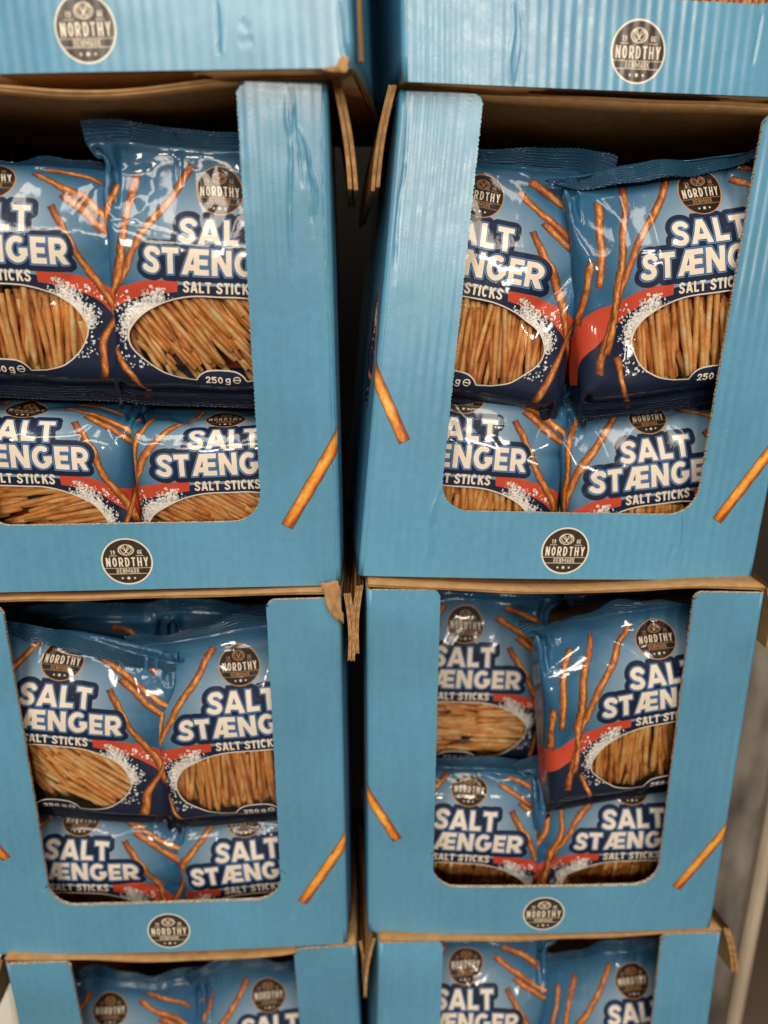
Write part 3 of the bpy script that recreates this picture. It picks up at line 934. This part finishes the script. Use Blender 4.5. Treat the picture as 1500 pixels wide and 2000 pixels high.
post = bpy.data.objects.new('upright_board', None); COL.objects.link(post); post.empty_display_size = .1
tag(post, 'grey weathered upright board with a pale edge at the lower right, out of focus', 'board')
a = at(1415, 1900, .80)
post.location = (a.x, .80, 0)
ph_ = at(1490, 1190, .80).z
slab('board_face', -.06, .012, 0, .03, 0, ph_, [pb_m], post)
slab('board_edge', .0125, .03, -.012, .03, 0, ph_, [pe_m], post)
wb = slab('white_panel', -.08, .0, 0, .02, 0, .36, [mat_plain('white_lacquer', lin(238, 236, 226), lin(248, 246, 240), 5, .3)])
a = at(26, 1960, .72); wb.location = (a.x, .72, 0)
tag(wb, 'bright white panel glimpsed at the lower left photo edge beside the lowest carton', 'panel')
shb = slab('shelf_rail', -.10, .0, 0, .03, 0, .02, [KRAFT])
a = at(14, 1850, .74); shb.location = (a.x, .74, a.z - .012)
tag(shb, 'tan rail above the bright white panel at the lower left photo edge', 'rail')

# ------------------------------------------------------------------ bag film: a tube of inextensible film blown up between the carton's walls
NU, NV = 104, 62


def sim_bag(seed, w=.178, t=.052, side='L', squash=0.0, iters=170, sy=0.0):
    rs = np.random.RandomState(seed)
    per = 4 * HF * U; hgt = (YB - YT) * U
    du, dv = per / NU, hgt / NV
    j = np.arange(NU); a = j / NU                                   # 0..1 around; first half is the front
    front = a < .5
    x1 = np.where(front, -per / 4 + a * per, per / 4 - (a - .5) * per)
    P = np.zeros((NV + 1, NU, 3))
    v = np.linspace(0, 1, NV + 1)
    P[..., 0] = x1[None] * .97
    P[..., 2] = (-YT * U - v * hgt)[:, None]
    prof = np.sin(np.clip(v, 0, 1) * math.pi) ** .6
    sidep = np.sqrt(np.clip(1 - (x1 / (per / 4)) ** 2, 0, 1)) * np.where(front, -1, 1)
    P[..., 1] = prof[:, None] * sidep[None] * .012
    P += rs.randn(*P.shape) * .0009
    # low-frequency unevenness so no two bags fold alike
    ph = rs.rand(6) * 6.28
    lump = (np.sin(v * 9 + ph[0])[:, None] * np.sin(a * 19 + ph[1])[None] + np.sin(v * 17 + ph[2])[:, None] * np.cos(a * 31 + ph[3])[None]) * .5
    Vl = np.zeros_like(P)
    nseal = 4
    mirror = (NU - 1 - j) % NU
    fill = (.3 + .7 * np.clip((v - .1) / .3, 0, 1) ** 1.2) * (.5 + .5 * np.clip((.97 - v) / .15, 0, 1))
    top = -YT * U; bot = YT * 0 - YB * U

    def con(A, B, L, st):
        d = B - A; l = np.linalg.norm(d, axis=-1, keepdims=True) + 1e-9
        c = d * ((l - L) / l * .5 * st)
        return c
    for it in range(iters):
        # normals
        du_ = np.roll(P, -1, 1) - np.roll(P, 1, 1)
        dv_ = np.empty_like(P); dv_[1:-1] = P[2:] - P[:-2]; dv_[0] = P[1] - P[0]; dv_[-1] = P[-1] - P[-2]
        N = np.cross(du_, dv_); N /= np.linalg.norm(N, axis=-1, keepdims=True) + 1e-12
        pr = .00016 * (1 + .6 * lump) * fill[:, None]
        Vl = Vl * .93 + N * (-pr[..., None]) * -1 * SIGN
        Vl[..., 2] -= .000012
        P = P + Vl; P0 = P.copy() - Vl
        for k in range(4):
            for par in (0, 1):                                       # around
                A = P[:, par::2]; B = np.roll(P, -1, 1)[:, par::2]
                c = con(A, B, du, 1.0)
                P[:, par::2] += c; Pn = np.roll(P, -1, 1); Pn[:, par::2] -= c; P = np.roll(Pn, 1, 1)
            for par in (0, 1):                                       # along
                A = P[par:-1:2]; B = P[par + 1::2]; n_ = min(len(A), len(B))
                c = con(A[:n_], B[:n_], dv, 1.0)
                P[par:par + 2 * n_:2] += c; P[par + 1:par + 1 + 2 * n_:2] -= c
            # shear + bending, averaged
            dg = math.hypot(du, dv); R1_ = np.roll(P, -1, 1)
            c1 = con(P[:-1], R1_[1:], dg, .35); c2 = con(R1_[:-1], P[1:], dg, .35)
            P[:-1] += c1 * .5; P[1:] -= c2 * .5
            q = np.zeros_like(P); q[1:] -= c1 * .5; q[:-1] += c2 * .5; P += np.roll(q, 1, 1)
            R2_ = np.roll(P, -2, 1); c = con(P, R2_, 2 * du, .12); P += c * .5; P -= np.roll(c, 2, 1) * .5
            c = con(P[:-2], P[2:], 2 * dv, .12); P[:-2] += c * .5; P[2:] -= c * .5
            # seals: both layers pressed together
            for rows in (slice(0, nseal), slice(NV + 1 - nseal, NV + 1)):
                m_ = (P[rows] + P[rows][:, mirror]) * .5
                m_[..., 1] *= .8
                P[rows] = m_
        f = min(1, it / 70.)
        # the space it stands in
        hw = .5 * (per / 2 * (1 - f) + w * f)
        wide = np.maximum(hw, (hw + (per / 4 - hw) * np.clip(1.25 - v / .10, 0, 1)))[:, None]
        inner, outer = wide, np.full_like(wide, hw)
        if side == 'L': P[..., 0] = np.clip(P[..., 0], -outer, inner)
        else: P[..., 0] = np.clip(P[..., 0], -inner, outer)
        if sy: P[..., 1] += (sy * f - P[..., 1].mean(1, keepdims=True)) * (v < .075)[:, None] * .2
        tt = (t / 2 * (.14 + .86 * np.clip((v - .05) / .40, 0, 1) ** 2 * (3 - 2 * np.clip((v - .05) / .40, 0, 1))))[:, None]
        tb = tt * (-.3 + 1.3 * np.clip((.96 - v) / .2, 0, 1))[:, None]
        P[..., 1] = np.where(P[..., 1] < -tt, -tt + (P[..., 1] + tt) * .3, P[..., 1]); P[..., 1] = np.minimum(P[..., 1], tb)
        if squash:
            P[..., 2] = np.minimum(P[..., 2], top - squash * f)
        Vl = (P - P0); sp = np.linalg.norm(Vl, axis=-1, keepdims=True); Vl *= np.minimum(1, .004 / (sp + 1e-9))
    return P


SIGN = -1.0


def up2(P):
    """Catmull-Rom refinement, periodic around, open along"""
    n, m, _ = P.shape
    A = np.empty((n, 2 * m, 3)); A[:, ::2] = P
    A[:, 1::2] = (-np.roll(P, 1, 1) + 9 * P + 9 * np.roll(P, -1, 1) - np.roll(P, -2, 1)) / 16
    Q = np.concatenate([A[:1] * 2 - A[1:2], A, A[-1:] * 2 - A[-2:-1]])
    B = np.empty((2 * n - 1, 2 * m, 3)); B[::2] = A
    B[1::2] = (-Q[:-3] + 9 * Q[1:-2] + 9 * Q[2:-1] - Q[3:]) / 16
    return B


def crumple(P, rs, K=32):
    """sharp folds of taut film: short tents and valleys, many starting at the sides and at the slack top"""
    n, m, _ = P.shape; h = m // 2
    X, Z = P[:, :h, 0], P[:, :h, 2]
    x0, x1 = X.min(), X.max(); D_ = np.zeros(X.shape)
    for k in range(K):
        if rs.rand() < .45:
            sx = x0 if rs.rand() < .5 else x1; a = (sx, -.11 + rs.rand() * .19); an = rs.randn() * .7
            d_ = (math.cos(an) * (1 if sx == x0 else -1), math.sin(an))
        else:
            a = (x0 + rs.rand() * (x1 - x0), .085 - abs(rs.randn()) * .05); an = -math.pi / 2 + rs.randn() * .9
            d_ = (math.cos(an), math.sin(an))
        L = .02 + rs.rand() ** 1.3 * .085; b = (a[0] + d_[0] * L, a[1] + d_[1] * L)
        d, t = d_seg(X, Z, a, b)
        wd = .0022 + rs.rand() ** 2 * .007; A = (.0004 + rs.rand() * .6 * wd / .003 * .0012) * (1 if rs.rand() < .5 else -1)
        D_ += A * np.exp(-d / wd) * (1 - .7 * t)
    for k in range(7):                                         # slack dents towards the sides and the top
        sx = (x0 if rs.rand() < .5 else x1) * (.55 + .4 * rs.rand()) if rs.rand() < .6 else x0 + rs.rand() * (x1 - x0)
        sz = -.06 + rs.rand() * .14 if abs(sx) > .05 else .05 + rs.rand() * .03
        an = rs.rand() * 3.14; uu = (X - sx) * math.cos(an) + (Z - sz) * math.sin(an); ww = -(X - sx) * math.sin(an) + (Z - sz) * math.cos(an)
        D_ += (.0015 + .003 * rs.rand()) * np.exp(-(uu / .03) ** 2 - (np.abs(ww) / (.007 + .006 * rs.rand())) ** 1.4)
    P = P.copy(); edge = np.clip((np.arange(n) - 8) / 8., 0, 1) * np.clip((n - 9 - np.arange(n)) / 8., 0, 1)
    P[:, :h, 1] += D_ * edge[:, None]
    return P


def bend(P, z0, ang, rad, back=True, skew=0.0):
    """curl everything above z0 (a slanted line if skew) round a horizontal axis"""
    P = P.copy(); z = P[..., 2] - (z0 + skew * P[..., 0]); s = 1 if back else -1
    span = rad * ang * 1.6; zz_ = np.linspace(0, .25, 1200); f = np.clip(zz_ / span, 0, 1)
    th_ = ang * f * f * (3 - 2 * f); dz = zz_[1]
    cy = np.concatenate([[0], np.cumsum(np.sin(th_))[:-1] * dz]); cz = np.concatenate([[0], np.cumsum(np.cos(th_))[:-1] * dz])
    zc_ = np.clip(z, 0, .25); th = np.interp(zc_, zz_, th_); y = P[..., 1] * s
    yy = np.interp(zc_, zz_, cy) + y * np.cos(th); zz = np.interp(zc_, zz_, cz) - y * np.sin(th)
    m_ = z > 0
    P[..., 1] = np.where(m_, yy * s, P[..., 1])
    P[..., 2] = np.where(m_, z0 + skew * P[..., 0] + zz, P[..., 2])
    return P


# a few stick shapes, shared by all bags
def stick_mesh(seed, L):
    rs = np.random.RandomState(seed); n, m = 9, 8
    s = np.linspace(0, 1, n); a = np.arange(m) / m * 2 * math.pi
    cx = .0012 * np.sin(s * 3 + rs.rand() * 6) * rs.rand() * 1.5; cy = .0006 * np.sin(s * 4 + rs.rand() * 6)
    r = .0023 * (1 + .12 * np.sin(s * 11 + rs.rand() * 6) + .05 * rs.randn(n)); r[0] *= .8; r[-1] *= .8
    P = np.zeros((n, m, 3)); P[..., 0] = cx[:, None] + r[:, None] * np.cos(a); P[..., 1] = cy[:, None] + r[:, None] * np.sin(a); P[..., 2] = ((s - .5) * L)[:, None]
    V = list(P.reshape(-1, 3)); idx = np.arange(n * m).reshape(n, m); i2 = np.roll(idx, -1, 1)
    Q = list(np.stack([idx[:-1], i2[:-1], i2[1:], idx[1:]], -1).reshape(-1, 4))
    for row, z, fl_ in ((0, -L / 2 - .0004, True), (n - 1, L / 2 + .0004, False)):
        c = len(V); V.append((cx[row], cy[row], z))
        for k in range(0, m, 2):
            q = [idx[row, k], idx[row, (k + 1) % m], idx[row, (k + 2) % m], c]
            Q.append(q[::-1] if fl_ else q)
    me = quads_mesh('salt_stick', np.array(V), np.array(Q), None, True); me.materials.append(STICK)
    return me


STICKS = [(L, [stick_mesh(int(L * 1000) + k, L) for k in range(3)]) for L in (.104, .084, .058)]


def stick_dir(mode, rs):
    return {'up': rs.randn() * 4, 'diag': -40 + rs.randn() * 7, 'flat': 86 + rs.randn() * 4, 'fan': -58 + rs.randn() * 10,
            'lean': -8 + rs.randn() * 5}[mode]


def add_sticks(root, P, mode, rs):
    """salt sticks lying against the inside of the window"""
    h = P.shape[1] // 2
    pts = P[10:-9, 3:h - 3].reshape(-1, 3)
    C = .004
    D_ = np.full((60, 60), -1e9)
    ix = np.clip(np.round((pts[:, 0] + .12) / C).astype(int), 0, 59); iz = np.clip(np.round((pts[:, 2] + .16) / C).astype(int), 0, 59)
    np.maximum.at(D_, (iz, ix), pts[:, 1])

    def depth(x, z):
        i = np.round((x + .12) / C).astype(int); k = np.round((z + .16) / C).astype(int)
        ok = (i >= 0) & (i < 60) & (k >= 0) & (k < 60)
        return np.where(ok, D_[np.clip(k, 0, 59), np.clip(i, 0, 59)], -1e9)
    zc = -136 * U
    for layer in range(3):
        base = math.radians(stick_dir(mode, rs))
        ext = {'up': .165, 'lean': .165, 'flat': .085, 'diag': .17, 'fan': .15}[mode]
        pos = -ext / 2 + rs.rand() * .003
        while pos < ext / 2:
            a = base + math.radians(rs.randn() * (3.5 if layer == 0 else 7)) + (pos / ext) * math.radians({'up': -10, 'lean': 12}.get(mode, 8))
            dx, dz = math.sin(a), math.cos(a)
            first = 0 if rs.rand() < .6 else rs.randint(0, 3)
            reps = 2 if mode in ('flat', 'fan', 'diag') else 1
            for rep_ in range(reps):
                along = (rs.rand() - .5) * .02 + (0 if reps == 1 else (rep_ - .5) * .085)
                ox = pos * math.cos(base) + along * math.sin(base); oz = zc - pos * math.sin(base) + along * math.cos(base)
                for q in range(first, 3):
                    L, ms = STICKS[q]
                    tt = np.linspace(-.5, .5, 27) * L
                    dp = depth(ox + tt * dx, oz + tt * dz)
                    if (dp < -1e8).any(): continue
                    A = np.polyfit(tt, dp, 1)
                    if abs(A[0]) > .5: continue
                    res = dp - np.polyval(A, tt)
                    if res.max() - res.min() > .012: continue
                    y = A[1] + res.max() * .9 + .0034 + layer * .005 + rs.rand() * .0022
                    o = bpy.data.objects.new('salt_stick', ms[rs.randint(3)]); COL.objects.link(o)
                    o.parent = root
                    yv = Vector((dx, float(A[0]), dz)).normalized()
                    o.rotation_euler = yv.to_track_quat('Z', 'Y').to_euler()
                    o.location = (ox, y, oz)
                    break
            pos += .0053 + rs.rand() * .0013
    base = math.radians(stick_dir(mode, rs))
    for k in range(70):
        a = base + math.radians(rs.randn() * (5 if mode in ('up', 'lean', 'flat') else 10)); dx, dz = math.sin(a), math.cos(a)
        ox, oz = (rs.rand() - .5) * .145, zc + (rs.rand() - .5) * .075
        for q in range(rs.randint(0, 3), 3):
            L, ms = STICKS[q]
            tt = np.linspace(-.5, .5, 27) * L; dp = depth(ox + tt * dx, oz + tt * dz)
            if (dp < -1e8).any(): continue
            A = np.polyfit(tt, dp, 1); res = dp - np.polyval(A, tt)
            if abs(A[0]) > .5 or res.max() - res.min() > .014: continue
            o = bpy.data.objects.new('salt_stick', ms[rs.randint(3)]); COL.objects.link(o); o.parent = root
            o.rotation_euler = Vector((dx, float(A[0]), dz)).normalized().to_track_quat('Z', 'Y').to_euler()
            o.location = (ox, A[1] + res.max() * .9 + .0078 + .006 * rs.rand(), oz)
            break


def make_bag(b, px, depth, rot, dist, side, label, seed, mode='up', squash=0.0, t=.05, w=.166, fold=None, lean=None, yaw=0.0, pitch=0.0, sticks=True, scale=1.0, sy=None):
    """px: where the middle of the big word stands in the photo; dist: print units from there to the split between two bags"""
    rs = np.random.RandomState(seed)
    if sy is None: sy = -.010 if side == 'R' else .002
    half = w / 2 / U
    shift = (dist - half) if side == 'L' else (half - dist)          # cell centre relative to the word, in print units
    x, z = unproj(b, px[0], px[1], depth, warp=False)
    lim = .1655 - w / 2
    shift = (min(lim, max(-lim, x + shift * U)) - x) / U
    P = sim_bag(seed, w=w, t=t, squash=squash, side=side, sy=sy)
    P = up2(P)
    n, m = P.shape[:2]
    step = 4 * HF / m
    xc = -HF + np.arange(m) * step + shift
    xc = (xc + 2 * HF) % (4 * HF) - 2 * HF
    vc = YT + (YB - YT) * np.arange(n) / (n - 1)
    # the crimped top never stands straight
    tw = np.clip(1 - np.arange(n) / (.16 * n), 0, 1)[:, None] ** 1.3; xx_ = P[..., 0]
    P[..., 2] += tw * (.0035 * np.sin(xx_ * (22 + 14 * rs.rand()) + rs.rand() * 6) + xx_ * rs.randn() * .05)
    P[..., 1] += tw * (.0050 * np.sin(xx_ * (40 + 25 * rs.rand()) + rs.rand() * 6) + .0015 * np.sin(xx_ * 150 + rs.rand() * 6))
    # zigzag cut ends
    zig = (np.abs(((np.arange(m) / 4.) % 1) - .5) * 2) * .0014
    P[0, :, 2] += zig; P[-1, :, 2] -= zig
    i0 = int(round((0 - YT) / (YB - YT) * (n - 1))); j0 = int(np.argmin(np.abs(xc)))
    org = P[i0, j0].copy()
    P -= org
    P = crumple(P, rs)
    if lean: P = bend(P, lean[0] * U, math.radians(lean[1]), lean[2], True)
    if fold:
        f_ = np.clip((P[..., 2] - (fold[0] - 45) * U - (fold[3] if len(fold) > 3 else 0) * P[..., 0]) / (40 * U), 0, 1)
        mid = .5 * (P[..., 1] + P[:, ::-1, 1])
        P[..., 1] = P[..., 1] * (1 - f_) + (mid + (P[..., 1] - mid) * .12) * f_
        y0 = mid[int(np.argmin(np.abs(P[:, j0, 2] - fold[0] * U)))].mean()
        P[..., 1] -= y0
        P = bend(P, fold[0] * U, math.radians(fold[1]), fold[2], False, fold[3] if len(fold) > 3 else 0)
        P[..., 1] += y0
    P *= scale
    root = bpy.data.objects.new('salt_stick_bag', None); COL.objects.link(root); root.empty_display_size = .03
    loc = Matrix.Translation((x, depth, z)) @ Matrix.Rotation(math.radians(rot), 4, 'Y') @ Matrix.Rotation(math.radians(yaw), 4, 'Z') @ Matrix.Rotation(math.radians(pitch), 4, 'X')
    root.matrix_world = box_matrix(b) @ loc
    tag(root, label, 'snack bag', 'blue bags of salt sticks in the cartons')
    idx = np.arange(n * m).reshape(n, m); nx = np.roll(idx, -1, 1)
    Q = np.stack([idx[:-1], nx[:-1], nx[1:], idx[1:]], -1)             # (n-1, m, 4)
    u0 = xc; u1 = xc + step; vv = vc
    UVq = np.zeros((n - 1, m, 4, 2))
    UVq[:, :, 0, 0] = u0; UVq[:, :, 3, 0] = u0; UVq[:, :, 1, 0] = u1; UVq[:, :, 2, 0] = u1
    UVq[:, :, 0, 1] = vv[:-1, None]; UVq[:, :, 1, 1] = vv[:-1, None]; UVq[:, :, 2, 1] = vv[1:, None]; UVq[:, :, 3, 1] = vv[1:, None]
    UVq[..., 0] = (UVq[..., 0] + 300) / 600; UVq[..., 1] = 1 - (UVq[..., 1] - YT) / (YB - YT)
    Xg, Vg = np.meshgrid(np.append(xc, xc[0]), vv)
    Xs = np.where(np.abs(Xg) > 300, 300 * np.sign(Xg), Xg)
    wt = np.clip((np.abs(Xs) - 120) / 60, 0, 1) + .35 * np.clip((-90 - Vg) / 60, 0, 1); wt = np.clip(wt, 0, 1) * np.clip((Vg - YT - 16) / 20, 0, 1) * np.clip((YB - 16 - Vg) / 20, 0, 1)
    d1 = (vnoise(Xs + 900, Vg + 900, 62, seed) - .5) * 24 * wt; d2 = (vnoise(Xs + 900, Vg + 900, 60, seed + 50) - .5) * 20 * wt
    for c_, (a_, b_) in enumerate(((0, 0), (0, 1), (1, 1), (1, 0))):
        UVq[:, :, c_, 0] += d1[a_:n - 1 + a_, b_:m + b_] / 600; UVq[:, :, c_, 1] += d2[a_:n - 1 + a_, b_:m + b_] / (YB - YT)
    ns = 7
    V = P.reshape(-1, 3)
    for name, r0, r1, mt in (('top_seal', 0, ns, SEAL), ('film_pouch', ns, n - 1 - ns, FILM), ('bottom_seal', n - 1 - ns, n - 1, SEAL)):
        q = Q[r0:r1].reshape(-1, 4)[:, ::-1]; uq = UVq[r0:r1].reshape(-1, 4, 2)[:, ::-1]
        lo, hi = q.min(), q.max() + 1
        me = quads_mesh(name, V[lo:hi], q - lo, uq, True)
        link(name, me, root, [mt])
    if sticks: add_sticks(root, P, mode, rs)
    return root


BAGS = [
 # L2
 dict(b='L2', px=(-18, 486), depth=.018, rot=4, dist=250, side='L', seed=1, mode='lean', lean=(100, 50, .04), scale=.94, label='upper left bag in the dented left carton, bright glare on its printed sticks'),
 dict(b='L2', scale=.93, px=(430, 516), depth=.014, rot=3, dist=192, side='R', seed=2, squash=.012, mode='diag', label='bag with tall upright seal and white glare, upper right in the dented left carton'),
 dict(b='L2', scale=.95, px=(36, 893), depth=.020, rot=2, dist=232, side='L', seed=3, mode='flat', lean=(14, 62, .035), label='lower left bag in the dented left carton with near level salt sticks in its window'),
 dict(b='L2', scale=.93, px=(440, 908), depth=.020, rot=0, dist=165, side='R', seed=4, mode='fan', lean=(12, 66, .035), label='lower right bag in the dented left carton, its top word tilted back'),
 # R2
 dict(b='R2', px=(920, 515), depth=.022, rot=5, dist=205, side='L', seed=5, mode='up', squash=.004, label='upper left bag in the cracked right carton, its crumpled top seal standing up'),
 dict(b='R2', px=(1394, 508), depth=.010, rot=-9, dist=262, side='R', seed=6, mode='lean', fold=(190, 158, .0018, .02), sy=-.014, label='tilted upper right bag in the cracked right carton, serrated seal folded forward'),
 dict(b='R2', px=(900, 893), depth=.026, rot=3, dist=225, side='L', seed=7, mode='up', lean=(60, 50, .05), label='lower left bag in the cracked right carton, logo half hidden under the bag above'),
 dict(b='R2', px=(1287, 930), depth=.024, rot=-8, dist=155, side='R', seed=8, mode='up', lean=(70, 50, .05), label='tilted lower right bag just above the crack in the large right carton'),
 # L3
 dict(b='L3', px=(106, 1410), depth=.012, rot=7, dist=253, side='L', seed=9, mode='fan', fold=(188, 158, .0018, -.16), sy=-.014, label='upper left bag in the carton with a torn brown scrap, seal folded over'),
 dict(b='L3', px=(480, 1420), depth=.012, rot=-3, dist=172, side='R', seed=10, mode='up', fold=(208, 40, .006), sy=-.004, label='upper right bag in the carton with a torn brown scrap, round logo beside the pillar'),
 dict(b='L3', px=(150, 1704), depth=.028, rot=3, dist=256, side='L', seed=11, mode='fan', lean=(48, 55, .05), label='lower left bag in the carton with a torn brown scrap, below the folded seal bag'),
 dict(b='L3', px=(488, 1706), depth=.028, rot=-4, dist=162, side='R', seed=12, mode='up', lean=(48, 55, .05), label='lower right bag in the carton with a torn brown scrap'),
 # R3
 dict(b='R3', px=(902, 1328), depth=.085, rot=1, dist=215, side='L', seed=13, mode='flat', label='blurred bag set deep inside the third right carton, its salt sticks lying level'),
 dict(b='R3', px=(1302, 1366), depth=.010, rot=-8, dist=262, side='R', seed=14, mode='up', fold=(200, 60, .006), yaw=5, label='upper right bag in the third right carton, leaning out beside the deep blurred one'),
 dict(b='R3', px=(905, 1646), depth=.030, rot=4, dist=225, side='L', seed=15, mode='up', lean=(80, 50, .05), label='lower left bag in the third right carton beneath the deep blurred one'),
 dict(b='R3', px=(1238, 1642), depth=.026, rot=-2, dist=165, side='R', seed=16, mode='up', lean=(70, 60, .05), label='lower right bag in the third right carton beneath the leaning one'),
 # L4
 dict(b='L4', px=(212, 2070), depth=.03, rot=2, dist=225, side='L', seed=17, mode='up', label='blurred left bag in the lowest left carton at the bottom of the photo'),
 dict(b='L4', px=(530, 2040), depth=.03, rot=-1, dist=165, side='R', seed=18, mode='up', label='blurred right bag in the lowest left carton, top word just showing'),
 # R4
 dict(b='R4', px=(905, 1998), depth=.03, rot=0, dist=225, side='L', seed=19, mode='up', label='blurred left bag in the lowest right carton with two words showing'),
 dict(b='R4', px=(1245, 2022), depth=.03, rot=-3, dist=240, side='R', seed=20, mode='up', label='blurred right bag in the lowest right carton, logo beside the right pillar'),
 # R1
 dict(b='R1', px=(1420, -215), depth=.012, rot=0, dist=165, side='R', seed=21, mode='lean', label='bag showing only a strip of salt sticks at the very top right corner'),
 # second row, behind L3's upper bags
 dict(b='L3', px=(150, 1375), depth=.085, rot=-2, dist=215, side='L', seed=22, sticks=False, label='dark bag behind the folded seal bag, only its top showing in shade'),
 dict(b='L3', px=(470, 1365), depth=.085, rot=3, dist=170, side='R', seed=23, sticks=False, label='dark bag behind the upper right bag of the carton with a torn brown scrap'),
]
for kw in BAGS: make_bag(**kw)
